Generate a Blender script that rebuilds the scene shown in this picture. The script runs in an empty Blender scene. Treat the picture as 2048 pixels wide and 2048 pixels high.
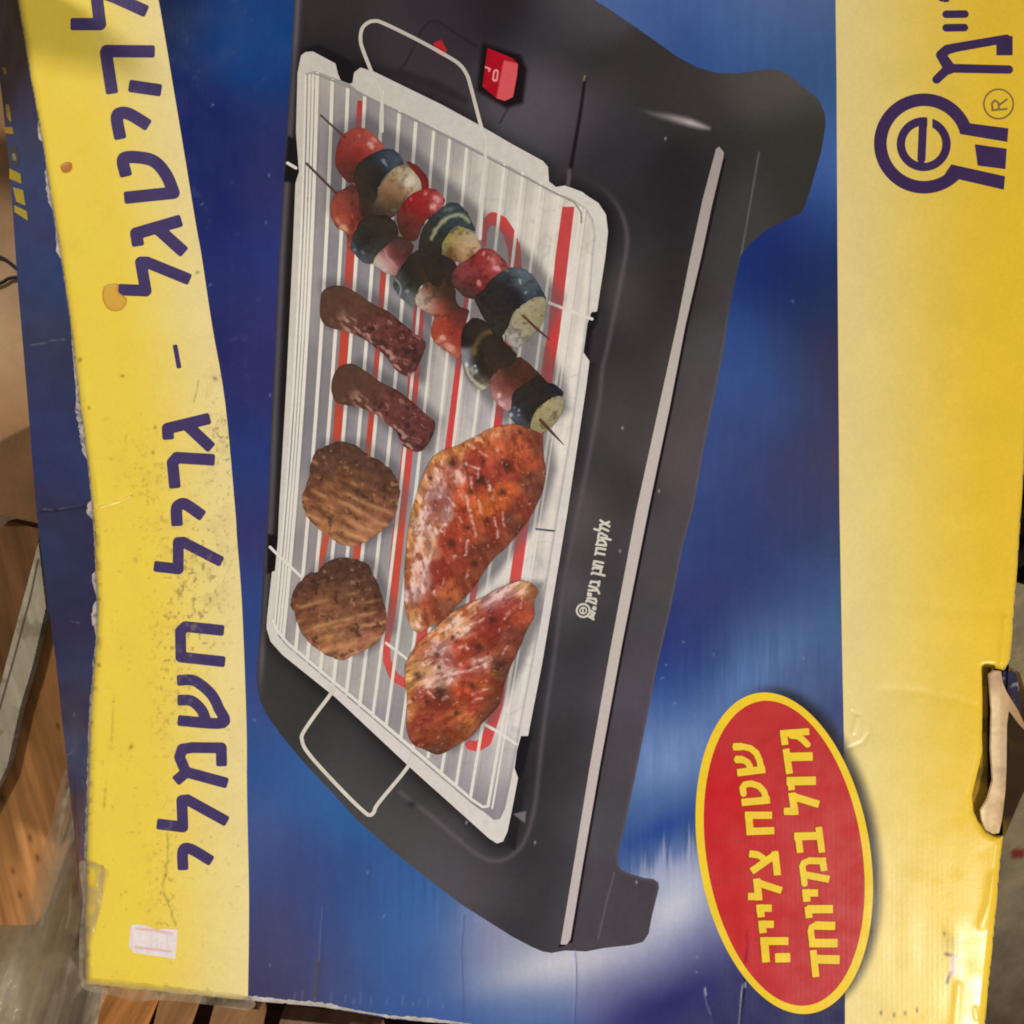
import bpy, math
import numpy as np
from mathutils import Matrix, Vector

# ------------------------------------------------------------------ camera, lamps, exposure
scene = bpy.context.scene
col = scene.collection
CAM_TILT = math.radians(-5.0)
HALF = math.tan(math.radians(25.0))
CAM_POS = np.array([0.0, 0.052, 0.60])

cam_d = bpy.data.cameras.new('camera')
cam_d.sensor_width = 36.0
cam_d.angle = math.radians(50.0)
cam_d.clip_start = 0.01
cam_d.clip_end = 50.0
cam = bpy.data.objects.new('camera', cam_d)
cam.location = CAM_POS
cam.rotation_euler = (CAM_TILT, 0, 0)
col.objects.link(cam)
scene.camera = cam

world = bpy.data.worlds.new('World')
scene.world = world
world.use_nodes = True
world.node_tree.nodes['Background'].inputs[0].default_value = (1.0, 0.93, 0.84, 1)
world.node_tree.nodes['Background'].inputs[1].default_value = 0.22


def lamp(name, loc, target, size, power, color):
    d = bpy.data.lights.new(name, 'AREA')
    d.shape = 'DISK'
    d.size = size
    d.energy = power
    d.color = color
    o = bpy.data.objects.new(name, d)
    o.location = loc
    o.rotation_euler = (Vector(target) - Vector(loc)).to_track_quat('-Z', 'Y').to_euler()
    col.objects.link(o)
    return o


lamp('ceiling_lamp', (0.92, -0.93, 1.15), (-0.10, -0.10, 0), 0.14, 23.0, (1.0, 0.95, 0.87))
lamp('room_lamp', (-0.95, 0.85, 1.05), (-0.15, -0.2, 0), 0.12, 10.0, (1.0, 0.95, 0.87))

scene.view_settings.view_transform = 'Standard'
scene.view_settings.look = 'None'
scene.view_settings.exposure = -0.08
scene.view_settings.gamma = 1.0
scene.view_settings.use_curve_mapping = False
scene.cycles.filter_width = 1.9

# light reaching the panel (linear r,g,b), used to turn colours read off the print into pigment
def light_at(x, y):
    t = np.clip(y / 2048.0, 0, 1); u = np.clip(x / 2048.0, 0, 1)
    e = 0.93 - 0.06 * u + 0.035 * t + 0.20 * t * u
    return np.stack([e * 1.0, e * 0.95, e * 0.86], -1)


# ------------------------------------------------------------------ helpers
CT, ST = math.cos(CAM_TILT), math.sin(CAM_TILT)


def project(px, py, z):
    """photo-plane coordinate -> point at height z"""
    px = np.asarray(px, float); py = np.asarray(py, float)
    z = np.broadcast_to(np.asarray(z, float), px.shape)
    dx = (px - 1024) / 1024 * HALF
    dy = -(py - 1024) / 1024 * HALF
    dz = -np.ones_like(dx)
    wy = dy * CT - dz * ST
    wz = dy * ST + dz * CT
    t = (z - CAM_POS[2]) / wz
    return np.stack([CAM_POS[0] + dx * t, CAM_POS[1] + wy * t, z], -1)


def T(ox, oy, pts, size=512.0):
    k = size / 1932.0
    return [(ox + p[0] * k, oy + p[1] * k) + tuple(p[2:]) for p in pts]


def smooth(a, b, x):
    t = np.clip((x - a) / (b - a), 0, 1)
    return t * t * (3 - 2 * t)


def _hash(ix, iy, seed):
    h = (ix.astype(np.int64) * 374761393 + iy.astype(np.int64) * 668265263 + seed * 974711) & 0xffffffff
    h = ((h ^ (h >> 13)) * 1274126177) & 0xffffffff
    h = ((h ^ (h >> 16)) * 2246822519) & 0xffffffff
    return ((h ^ (h >> 15)) & 0xffffff) / float(0xffffff)


def vnoise(x, y, seed=0):
    ix = np.floor(x); iy = np.floor(y)
    fx = x - ix; fy = y - iy
    fx = fx * fx * (3 - 2 * fx); fy = fy * fy * (3 - 2 * fy)
    a = _hash(ix, iy, seed); b = _hash(ix + 1, iy, seed)
    c = _hash(ix, iy + 1, seed); d = _hash(ix + 1, iy + 1, seed)
    return (a * (1 - fx) + b * fx) * (1 - fy) + (c * (1 - fx) + d * fx) * fy


def fbm(x, y, scale, octv=3, seed=0):
    v = 0; amp = 1; tot = 0
    for k in range(octv):
        v = v + amp * (vnoise(x / scale * 2 ** k + 17.3 * k, y / scale * 2 ** k - 9.1 * k, seed + k) - 0.5)
        tot += amp; amp *= 0.55
    return 2 * v / tot


def rot(x, y, ang):
    c, s = math.cos(math.radians(ang)), math.sin(math.radians(ang))
    return x * c + y * s, -x * s + y * c


def curve(pts, closed=True, sub=6):
    p = np.array([q[:2] for q in pts], float); n = len(p); out = []
    rng = range(n) if closed else range(n - 1)
    for i in rng:
        if closed:
            a, b, c, d = p[(i - 1) % n], p[i], p[(i + 1) % n], p[(i + 2) % n]
        else:
            a, b, c, d = p[max(i - 1, 0)], p[i], p[i + 1], p[min(i + 2, n - 1)]
        for k in range(sub):
            t = k / sub
            out.append(0.5 * ((2 * b) + (-a + c) * t + (2 * a - 5 * b + 4 * c - d) * t * t + (-a + 3 * b - 3 * c + d) * t ** 3))
    if not closed:
        out.append(p[-1])
    return np.array(out)


def seg_dist(X, Y, a, b):
    dx, dy = b[0] - a[0], b[1] - a[1]
    L = dx * dx + dy * dy + 1e-9
    t = np.clip(((X - a[0]) * dx + (Y - a[1]) * dy) / L, 0, 1)
    return np.hypot(X - a[0] - t * dx, Y - a[1] - t * dy), t


def poly_sdf(pts):
    p = np.asarray(pts, float)
    def f(X, Y):
        d = np.full(X.shape, 1e9); ins = np.zeros(X.shape, bool)
        n = len(p)
        for i in range(n):
            a, b = p[i], p[(i + 1) % n]
            dd, _ = seg_dist(X, Y, a, b)
            np.minimum(d, dd, out=d)
            if a[1] != b[1]:
                c = (a[1] > Y) != (b[1] > Y)
                xi = a[0] + (Y - a[1]) / (b[1] - a[1]) * (b[0] - a[0])
                ins ^= c & (X < xi)
        return np.where(ins, -d, d)
    f.bbox = (p[:, 0].min(), p[:, 1].min(), p[:, 0].max(), p[:, 1].max())
    return f


def stroke_sdf(paths, w=None):
    """rounded strokes; each path = list of (x,y) or (x,y,width)"""
    P = []
    for path in paths:
        P.append([(q[0], q[1], (q[2] if len(q) > 2 else w) / 2) for q in path])
    def f(X, Y):
        d = np.full(X.shape, 1e9)
        for path in P:
            for a, b in zip(path[:-1], path[1:]):
                dd, t = seg_dist(X, Y, a, b)
                np.minimum(d, dd - (a[2] + t * (b[2] - a[2])), out=d)
        return d
    al = np.array([q for path in P for q in path]); m = al[:, 2].max()
    f.bbox = (al[:, 0].min() - m, al[:, 1].min() - m, al[:, 0].max() + m, al[:, 1].max() + m)
    return f


def pen_sdf(paths, w, r=4.5):
    """letter strokes: round joints, softly squared ends"""
    h = w / 2
    def f(X, Y):
        d = np.full(X.shape, 1e9)
        for path in paths:
            n = len(path) - 1
            for i in range(n):
                a = np.array(path[i][:2], float); b = np.array(path[i + 1][:2], float)
                u = (b - a) / (np.hypot(*(b - a)) + 1e-9)
                a2 = a - u * h * 1.2 if i == 0 else a
                b2 = b + u * h * 1.2 if i == n - 1 else b
                dd, _ = seg_dist(X, Y, a2, b2)
                dd = dd - h
                for e, sg, on in ((a, -1, i == 0), (b, 1, i == n - 1)):
                    if on:
                        pl = ((X - e[0]) * u[0] + (Y - e[1]) * u[1]) * sg - h * 0.72
                        dd = np.minimum(np.maximum(dd, pl), -r) + np.hypot(np.maximum(dd + r, 0), np.maximum(pl + r, 0))
                np.minimum(d, dd, out=d)
        return d
    al = np.array([q[:2] for p in paths for q in p])
    f.bbox = (al[:, 0].min() - w, al[:, 1].min() - w, al[:, 0].max() + w, al[:, 1].max() + w)
    return f


def butt_sdf(paths):
    """square-ended strokes for block letters; path = (width, [(x,y),..])"""
    def f(X, Y):
        d = np.full(X.shape, 1e9)
        for w, path in paths:
            n = len(path) - 1
            for i in range(n):
                a = np.array(path[i]); b = np.array(path[i + 1])
                u = (b - a) / (np.hypot(*(b - a)) + 1e-9)
                a2 = a - u * (w / 2 if i > 0 else 0); b2 = b + u * (w / 2 if i < n - 1 else 0)
                c = (a2 + b2) / 2; hl = np.hypot(*(b2 - a2)) / 2
                lx = np.abs((X - c[0]) * u[0] + (Y - c[1]) * u[1]) - hl
                ly = np.abs(-(X - c[0]) * u[1] + (Y - c[1]) * u[0]) - w / 2
                dd = np.hypot(np.maximum(lx, 0), np.maximum(ly, 0)) + np.minimum(np.maximum(lx, ly), 0)
                np.minimum(d, dd, out=d)
        return d - 0.8
    al = np.array([q for _, p in paths for q in p]); m = max(w for w, _ in paths)
    f.bbox = (al[:, 0].min() - m, al[:, 1].min() - m, al[:, 0].max() + m, al[:, 1].max() + m)
    return f


def union(*fs):
    def f(X, Y):
        d = fs[0](X, Y)
        for g in fs[1:]:
            d = np.minimum(d, g(X, Y))
        return d
    f.bbox = (min(g.bbox[0] for g in fs), min(g.bbox[1] for g in fs), max(g.bbox[2] for g in fs), max(g.bbox[3] for g in fs))
    return f


def minus(a, *bs):
    def f(X, Y):
        d = a(X, Y)
        for b in bs:
            d = np.maximum(d, -b(X, Y))
        return d
    f.bbox = a.bbox
    return f


def inter(a, b):
    def f(X, Y):
        return np.maximum(a(X, Y), b(X, Y))
    f.bbox = (max(a.bbox[0], b.bbox[0]), max(a.bbox[1], b.bbox[1]), min(a.bbox[2], b.bbox[2]), min(a.bbox[3], b.bbox[3]))
    return f


def ctrl(X, Y, pts, sig):
    """smooth colour field through scattered colour readings"""
    P = np.array(pts, float)
    num = np.zeros(X.shape + (3,)); den = np.zeros(X.shape)
    for x, y, r, g, b in P:
        d2 = ((X - x) ** 2 + (Y - y) ** 2) / (sig * sig)
        w = np.exp(-0.5 * d2) + 2e-3 / (1 + d2) ** 2
        den += w
        num[..., 0] += w * r; num[..., 1] += w * g; num[..., 2] += w * b
    return num / den[..., None]


def lay(c, rgb, m):
    m = np.clip(m, 0, 1)[..., None]
    return c * (1 - m) + np.array(rgb, float) * m


def blob(X, Y, cx, cy, rx, ry=None, ang=0):
    ry = ry or rx
    u, v = rot(X - cx, Y - cy, ang)
    return np.exp(-((u / rx) ** 2 + (v / ry) ** 2))


def band(X, Y, paths, w, soft=1.5):
    d = stroke_sdf(paths, w)(X, Y)
    return 1 - smooth(-soft, soft, d)


def lin(c):
    c = np.clip(np.asarray(c, float) / 255.0, 0, 1)
    return np.where(c <= 0.04045, c / 12.92, ((c + 0.055) / 1.055) ** 2.4)


# ------------------------------------------------------------------ the worn front panel's relief
LEFT = [(26, -60), (30, -40), (35, 0), (50, 87), (62, 160), (80, 254), (103, 400), (122, 511), (144, 668), (159, 803), (174, 909),
        (185, 1015), (190, 1077), (195, 1209), (193, 1290), (186, 1355), (180, 1448), (178, 1527), (174, 1642),
        (172, 1760), (170, 1850), (170, 1968)]
BOTTOM = [(260, 1978), (496, 2001), (644, 2014), (777, 2037), (909, 2049), (1000, 2062), (1100, 2075), (1960, 2170)]
RIGHT = [(1964, 2140), (1973, 2013), (1984, 1905), (1994, 1801), (2001, 1720), (2006, 1671), (1986, 1669), (1971, 1661), (1960, 1643), (1949, 1621),
         (1947, 1589), (1960, 1537), (1968, 1500), (1968, 1400), (1969, 1336), (1990, 1336), (2008, 1341), (2018, 1325), (2021, 1315),
         (2035, 1130), (2042, 1024), (2048, 936), (2060, 700), (2078, 400), (2097, 0), (2101, -60)]
OUT = np.array(LEFT + BOTTOM + RIGHT, float)
panel_sdf = poly_sdf(OUT)
_gx = np.arange(-64, 2180, 4.0)
_GX, _GY = np.meshgrid(_gx, _gx)
_PS = panel_sdf(_GX, _GY)


def panel_d(X, Y):
    fx = np.clip((X + 64) / 4, 0, len(_gx) - 1.001); fy = np.clip((Y + 64) / 4, 0, len(_gx) - 1.001)
    ix = fx.astype(int); iy = fy.astype(int); fx = fx - ix; fy = fy - iy
    return (_PS[iy, ix] * (1 - fx) + _PS[iy, ix + 1] * fx) * (1 - fy) + (_PS[iy + 1, ix] * (1 - fx) + _PS[iy + 1, ix + 1] * fx) * fy


CREASES = [([(638, 1812), (640, 1880), (636, 1945), (628, 2010)], 6, 0.00035),
           ([(1152, 1900), (1154, 1960), (1148, 2048)], 3, 0.0003),
           ([(1489, 1968), (1486, 1985), (1480, 2060)], 3, 0.0003),
           ([(1408, 1970), (1412, 2000), (1430, 2048)], 4, 0.0001),
           ([(929, 1830), (928, 1990), (926, 2048)], 3, 0.0002),
           ([(196, 1014), (240, 1000), (262, 990)], 4, 0.0007), ([(192, 950), (198, 1004)], 4, -0.0004),
           ([(1770, 1380), (1850, 1385), (1960, 1415)], 9, 0.00025),
           ([(1706, 1424), (1722, 1432), (1738, 1448), (1739, 1466), (1724, 1486), (1700, 1496)], 5, 0.00032),
           ([(1714, 1436), (1706, 1464)], 5, -0.0004),
           ([(1700, 1200), (1800, 1208), (1990, 1225)], 14, 0.0002),
           ([(1990, 1755), (1980, 1805), (1964, 1850)], 11, -0.0005), ([(1917, 1972), (1908, 2060)], 9, -0.0003), ([(1950, 2018), (1953, 2036)], 6, -0.00025), ([(2011, 1240), (2003, 1330)], 8, -0.0006), ([(2000, 1690), (1997, 1730)], 6, -0.0005)]


def relief(X, Y):
    d = -panel_d(X, Y)
    R = 15.0
    u = np.clip(R - np.clip(d, 0, R), 0, R)
    z = -(R - np.sqrt(np.maximum(R * R - u * u, 0))) * 0.00026
    z = z + 0.0011 * fbm(X, Y, 420, 2, 5) * smooth(0, 60, d)
    z = z + 0.00016 * fbm(X * 1.0, Y * 0.35, 60, 2, 9) * smooth(0, 60, d)
    wgt = smooth(1500, 2000, Y) * smooth(1800, 1960, X)
    z = z + 0.0006 * fbm(X, Y * 0.5, 80, 2, 21) * wgt
    z = z + 0.000006 * np.sin(X * 0.62 + 0.4 * fbm(X, Y, 200, 2, 23)) * smooth(0, 25, d)
    for path, w, a in CREASES:
        xs = [p[0] for p in path]; ys = [p[1] for p in path]
        m = (X > min(xs) - 4 * w) & (X < max(xs) + 4 * w) & (Y > min(ys) - 4 * w) & (Y < max(ys) + 4 * w)
        if m.any():
            dd = stroke_sdf([path], 0.0)(X[m], Y[m])
            z[m] = z[m] - a * np.exp(-(dd / w) ** 2)
    return z


EPS = 0.00003


def on_panel(layer):
    return lambda X, Y: relief(X, Y) + layer * EPS


# ------------------------------------------------------------------ materials
def print_material(name, rough=0.4, spec=0.35, bump=0.03, coat=0.0):
    m = bpy.data.materials.new(name); m.use_nodes = True
    nt = m.node_tree; b = nt.nodes['Principled BSDF']
    a = nt.nodes.new('ShaderNodeAttribute'); a.attribute_name = 'pigment'
    nt.links.new(a.outputs['Color'], b.inputs['Base Color'])
    tc = nt.nodes.new('ShaderNodeTexCoord')
    n = nt.nodes.new('ShaderNodeTexNoise'); n.inputs['Scale'].default_value = 420; n.inputs['Detail'].default_value = 4
    nt.links.new(tc.outputs['Object'], n.inputs['Vector'])
    w = nt.nodes.new('ShaderNodeTexNoise'); w.inputs['Scale'].default_value = 60; w.inputs['Detail'].default_value = 3
    nt.links.new(tc.outputs['Object'], w.inputs['Vector'])
    mr = nt.nodes.new('ShaderNodeMapRange'); mr.inputs['From Min'].default_value = 0.3; mr.inputs['From Max'].default_value = 0.7
    mr.inputs['To Min'].default_value = rough - 0.07; mr.inputs['To Max'].default_value = rough + 0.1
    nt.links.new(w.outputs['Fac'], mr.inputs['Value']); nt.links.new(mr.outputs['Result'], b.inputs['Roughness'])
    bp = nt.nodes.new('ShaderNodeBump'); bp.inputs['Strength'].default_value = bump; bp.inputs['Distance'].default_value = 0.001
    nt.links.new(n.outputs['Fac'], bp.inputs['Height']); nt.links.new(bp.outputs['Normal'], b.inputs['Normal'])
    b.inputs['Specular IOR Level'].default_value = spec
    b.inputs['Coat Weight'].default_value = coat
    return m


M_PRINT = print_material('printed_board', 0.25, 0.15)
M_PAPER = print_material('torn_paper', 0.85, 0.15, 0.25)
M_WOOD = print_material('weathered_wood', 0.75, 0.2, 0.3)
M_KRAFT = print_material('kraft_board', 0.8, 0.2, 0.2)
M_STONE = print_material('dusty_floor', 0.9, 0.2, 0.5)
M_GLOSS = print_material('glossy_drop', 0.36, 0.35, 0.05)


# ------------------------------------------------------------------ mesh builder (marching squares on a shape's distance field)
def sheet(name, sdf, paint, layer=0, parent=None, step=2.0, mat=None, zf=None, skirt=0.0, pad=3, lit=True, reach=(-60, 2172)):
    x0, y0, x1, y1 = sdf.bbox
    x0 = max(x0, reach[0]); y0 = max(y0, reach[0]); x1 = min(x1, reach[1]); y1 = min(y1, reach[1])
    xs = np.arange(x0 - pad, x1 + pad + step, step); ys = np.arange(y0 - pad, y1 + pad + step, step)
    X, Y = np.meshgrid(xs, ys)
    D = sdf(X, Y); D = np.where(np.abs(D) < 1e-6, 1e-6, D)
    I = D < 0
    ny, nx = D.shape
    vid = np.full((ny, nx), -1); vid[I] = np.arange(I.sum())
    VX = [X[I]]; VY = [Y[I]]; cnt = int(I.sum())
    hx = I[:, :-1] != I[:, 1:]
    t = D[:, :-1][hx] / (D[:, :-1][hx] - D[:, 1:][hx])
    hid = np.full((ny, nx - 1), -1); hid[hx] = cnt + np.arange(hx.sum()); cnt += int(hx.sum())
    VX.append(X[:, :-1][hx] + t * step); VY.append(Y[:, :-1][hx])
    vy = I[:-1, :] != I[1:, :]
    t = D[:-1, :][vy] / (D[:-1, :][vy] - D[1:, :][vy])
    wid = np.full((ny - 1, nx), -1); wid[vy] = cnt + np.arange(vy.sum()); cnt += int(vy.sum())
    VX.append(X[:-1, :][vy]); VY.append(Y[:-1, :][vy] + t * step)
    px = np.concatenate(VX); py = np.concatenate(VY)
    C = [vid[:-1, :-1], vid[:-1, 1:], vid[1:, 1:], vid[1:, :-1]]
    E = [hid[:-1, :], wid[:, 1:], hid[1:, :], wid[:, :-1]]
    B = [I[:-1, :-1], I[:-1, 1:], I[1:, 1:], I[1:, :-1]]
    code = B[0] * 1 + B[1] * 2 + B[2] * 4 + B[3] * 8
    loops = []; sizes = []
    for k in range(1, 16):
        m = code == k
        if not m.any():
            continue
        cols = []
        for q in range(4):
            if k >> q & 1:
                cols.append(C[q][m])
            if (k >> q & 1) != (k >> ((q + 1) % 4) & 1):
                cols.append(E[q][m])
        a = np.stack(cols[::-1], -1)
        loops.append(a); sizes.append(np.full(len(a), a.shape[1]))
    z = zf(px, py) if zf is not None else on_panel(layer)(px, py)
    co = project(px, py, z)
    rgb = paint(px, py)
    g = 1 + 0.05 * fbm(px, py, 4.5, 2, 77)
    alb = lin(rgb) * g[:, None]
    if lit is True:
        alb = (alb - 0.009) / light_at(px, py)
    elif lit:
        alb = alb / (np.array([1.0, 0.95, 0.86]) * lit)
    alb = np.clip(alb, 0.001, 0.93)
    if skirt:
        ed = {}
        for a in loops:
            n = a.shape[1]
            for q in range(n):
                u = a[:, q]; v = a[:, (q + 1) % n]
                ed.setdefault('u', []).append(u); ed.setdefault('v', []).append(v)
        u = np.concatenate(ed['u']); v = np.concatenate(ed['v'])
        key = np.minimum(u, v).astype(np.int64) * cnt + np.maximum(u, v)
        _, inv, c = np.unique(key, return_inverse=True, return_counts=True)
        bd = c[inv] == 1
        u = u[bd]; v = v[bd]
        bv = np.unique(np.concatenate([u, v])); mp = np.full(cnt, -1); mp[bv] = cnt + np.arange(len(bv))
        low = co[bv].copy(); low[:, 2] -= skirt
        co = np.concatenate([co, low]); alb = np.concatenate([alb, alb[bv]])
        q = np.stack([v, u, mp[u], mp[v]], -1)
        loops.append(q); sizes.append(np.full(len(q), 4)); cnt = len(co)
    lv = np.concatenate([a.ravel() for a in loops]); sz = np.concatenate(sizes)
    st = np.concatenate([[0], np.cumsum(sz)[:-1]])
    me = bpy.data.meshes.new(name)
    me.vertices.add(len(co)); me.vertices.foreach_set('co', co.astype(np.float32).ravel())
    me.loops.add(len(lv)); me.polygons.add(len(sz))
    me.loops.foreach_set('vertex_index', lv.astype(np.int32))
    me.polygons.foreach_set('loop_start', st.astype(np.int32))
    me.update(calc_edges=True)
    me.validate()
    ca = me.color_attributes.new('pigment', 'FLOAT_COLOR', 'POINT')
    ca.data.foreach_set('color', np.concatenate([alb, np.ones((len(alb), 1))], 1).astype(np.float32).ravel())
    me.polygons.foreach_set('use_smooth', np.ones(len(me.polygons), bool))
    me.materials.append(mat or M_PRINT)
    o = bpy.data.objects.new(name, me)
    col.objects.link(o)
    if parent is not None:
        o.parent = parent
    return o


def flat(r, g, b, amp=0.0, scale=30, seed=3):
    def f(X, Y):
        c = np.ones(X.shape + (3,)) * np.array([r, g, b], float)
        if amp:
            c = c * (1 + amp * fbm(X, Y, scale, 3, seed))[..., None]
        return c
    return f


def thing(name, label, cat, loc, group=None):
    o = bpy.data.objects.new(name, None); col.objects.link(o)
    o.empty_display_size = 0.02
    o['label'] = label; o['category'] = cat
    if group:
        o['group'] = group
    return o


def tag(o, label, cat, group=None):
    o['label'] = label; o['category'] = cat
    if group:
        o['group'] = group
    return o


# ================================================================== SURROUNDINGS
def paint_floor(X, Y):
    c = ctrl(X, Y, [(2030, 1200, 140, 124, 96), (2030, 1400, 138, 122, 90), (2030, 1650, 128, 112, 84), (2020, 1800, 124, 108, 84),
                    (2010, 1950, 112, 98, 78), (2040, 2040, 70, 56, 42), (20, 1900, 146, 130, 100), (20, 2000, 150, 138, 120),
                    (100, 1990, 118, 90, 60), (130, 1850, 120, 88, 56), (70, 1880, 126, 96, 64), (0, 1000, 120, 100, 80), (1000, 2100, 110, 96, 80)], 90)
    c = c * (1 + 0.13 * fbm(X, Y, 40, 4, 31) + 0.08 * fbm(X, Y, 9, 2, 32))[..., None]
    s = blob(X, Y, 2034, 1708, 19, 17) * (1 + 1.2 * fbm(X, Y, 14, 3, 8))
    c = lay(c, (112, 40, 38), smooth(0.3, 0.6, s) * 0.85)
    s = blob(X, Y, 20, 1990, 30, 45)
    return lay(c, (172, 172, 178), s * 0.35)


FLOOR_Z = -0.165
big = poly_sdf([(-1300, -1300), (3400, -1300), (3400, 3400), (-1300, 3400)])
fl = sheet('floor', big, paint_floor, step=9, reach=(-1400, 3500), mat=M_STONE, zf=lambda X, Y: np.full(X.shape, FLOOR_Z) + 0.0015 * fbm(X, Y, 70, 3, 2))
fl['kind'] = 'structure'


def wood_paint(base, ang, seed, dark=0.2, knots=()):
    def f(X, Y):
        u, v = rot(X, Y, ang)
        c = np.ones(X.shape + (3,)) * np.array(base, float)
        g = fbm(u / 14.0, v, 9, 4, seed) * dark + fbm(u / 40.0, v, 26, 2, seed + 3) * dark
        c = c * (1 + g)[..., None]
        for kx, ky, r in knots:
            c = lay(c, (70, 42, 22), blob(X, Y, kx, ky, r * 1.8, r * 0.9, ang) * 0.55)
        return c
    return f


BZ = -0.125
pallet = thing('wooden_pallet', 'orange brown wooden pallet of parallel slats showing under the bottom left of the box', 'pallet', (0, 0, 0))
slats = [([(-40, 1100), (18, 1040), (80, 1060), (76, 1090), (0, 1372), (-40, 1500)], (122, 84, 54), 0.0, 75, ()),
         ([(78, 1085), (92, 1215), (120, 1300), (150, 1600), (120, 1700), (70, 1850), (-40, 1852), (-40, 1640), (14, 1536), (40, 1416)], (184, 126, 74), 0.003, 75, [(116, 1452, 4), (60, 1676, 5), (75, 1716, 5), (26, 1742, 4), (40, 1790, 4), (4, 1596, 6)]),
         ([(205, 1975), (295, 1975), (318, 1998), (291, 2060), (255, 2170), (130, 2170), (190, 2040)], (178, 116, 62), 0.0, -60, ()),
         ([(322, 1985), (405, 1990), (392, 2016), (370, 2080), (330, 2170), (270, 2170), (304, 2060)], (158, 112, 70), 0.0, -62, ()),
         ([(428, 2010), (520, 2020), (524, 2040), (500, 2170), (370, 2170), (418, 2050)], (160, 116, 78), 0.0, -62, ()),
         ([(560, 2038), (700, 2052), (760, 2066), (800, 2170), (540, 2170)], (150, 112, 88), 0.0, -75, ())]
for pts, base, dz, ang, knots in slats:
    sheet('slat', poly_sdf(pts), wood_paint(base, ang, 11 + int(base[0]), 0.18, knots), parent=pallet, step=2.5, mat=M_WOOD,
          zf=lambda X, Y, dz=dz: np.full(X.shape, BZ + dz), skirt=0.018)
# darker bearer under the slats
sheet('bearer', poly_sdf([(150, 1990), (420, 2000), (900, 2080), (900, 2170), (100, 2170)]), wood_paint((70, 48, 36), -10, 44, 0.2),
      parent=pallet, step=4, mat=M_WOOD, zf=lambda X, Y: np.full(X.shape, BZ - 0.019), skirt=0.02)


def plank_paint(X, Y):
    c = wood_paint((204, 186, 156), 75, 61, 0.12)(X, Y)
    c = lay(c, (146, 128, 98), smooth(0.15, 0.5, fbm(X, Y, 34, 3, 15)) * 0.55)
    return lay(c, (78, 66, 52), band(X, Y, [[(76, 1120), (62, 1190), (30, 1310), (-10, 1450)]], 3.0, 2))


plank = sheet('wooden_batten', poly_sdf([(77, 1085), (92, 1215), (66, 1330), (40, 1416), (14, 1536), (-40, 1640), (-40, 1480), (0, 1372)]), plank_paint,
              step=2, mat=M_WOOD, zf=lambda X, Y: np.full(X.shape, BZ + 0.012), skirt=0.02)
tag(plank, 'pale grey weathered wooden batten lying slanted on the pallet left of the box', 'batten')


def kraft_paint(X, Y):
    c = ctrl(X, Y, [(10, 250, 150, 112, 78), (10, 420, 158, 116, 80), (20, 560, 196, 156, 118), (20, 700, 196, 156, 116), (40, 820, 178, 134, 92),
                    (20, 930, 160, 118, 80), (50, 1000, 158, 116, 78), (10, 500, 150, 122, 92)], 70)
    return np.clip(c * 1.14 * (1 + 0.05 * fbm(X, Y, 30, 3, 51))[..., None], 0, 240)


def kraft_z(X, Y):
    d = Y - (882 - X * 0.52)
    return -0.092 - 0.016 * np.clip(-d, 0, 400) / 400 - 0.03 * np.clip(d, 0, 200) / 200 + 0.002 * fbm(X, Y, 120, 2, 4)


kr = sheet('kraft_carton', poly_sdf([(-58, 150), (30, 150), (60, 500), (100, 900), (110, 1060), (74, 1046), (-58, 1018)]), kraft_paint, step=3, mat=M_KRAFT, zf=kraft_z, skirt=0.012)
tag(kr, 'plain brown kraft carton with a folded edge behind the blue side of the box', 'carton')


def tube(name, pts, radius, matl, parent=None):
    cu = bpy.data.curves.new(name, 'CURVE'); cu.dimensions = '3D'
    sp = cu.splines.new('POLY'); sp.points.add(len(pts) - 1)
    for i, p in enumerate(pts):
        sp.points[i].co = (p[0], p[1], p[2], 1)
    cu.bevel_depth = radius; cu.bevel_resolution = 3; cu.use_fill_caps = True
    tmp = bpy.data.objects.new(name, cu); col.objects.link(tmp)
    dg = bpy.context.evaluated_depsgraph_get()
    me = bpy.data.meshes.new_from_object(tmp.evaluated_get(dg))
    bpy.data.objects.remove(tmp)
    me.polygons.foreach_set('use_smooth', np.ones(len(me.polygons), bool))
    me.materials.clear(); me.materials.append(matl)
    o = bpy.data.objects.new(name, me); col.objects.link(o)
    o.parent = parent
    return o


def plain(name, rgb, rough=0.6, spec=0.3, noise=0.15, scale=80):
    m = bpy.data.materials.new(name); m.use_nodes = True
    nt = m.node_tree; b = nt.nodes['Principled BSDF']
    c = lin(rgb)
    n = nt.nodes.new('ShaderNodeTexNoise'); n.inputs['Scale'].default_value = scale; n.inputs['Detail'].default_value = 5
    r = nt.nodes.new('ShaderNodeValToRGB')
    r.color_ramp.elements[0].position = 0.3; r.color_ramp.elements[1].position = 0.7
    r.color_ramp.elements[0].color = (*(c * (1 - noise)), 1); r.color_ramp.elements[1].color = (*np.clip(c * (1 + noise), 0, 1), 1)
    nt.links.new(n.outputs['Fac'], r.inputs['Fac']); nt.links.new(r.outputs['Color'], b.inputs['Base Color'])
    b.inputs['Roughness'].default_value = rough; b.inputs['Specular IOR Level'].default_value = spec
    return m


M_CABLE = plain('black_rubber', (30, 27, 25), 0.5)
cp = curve([(-58, 500), (-20, 508), (6, 517), (24, 530), (46, 548), (70, 560), (62, 575), (40, 556), (18, 557), (0, 567), (-58, 590)], False, 6)
cz = kraft_z(cp[:, 0], cp[:, 1]) + 0.003
cb = tube('black_cable', project(cp[:, 0], cp[:, 1], cz), 0.0011, M_CABLE)
tag(cb, 'thin black cable looping over the brown carton beside the blue box side', 'cable')

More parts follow.
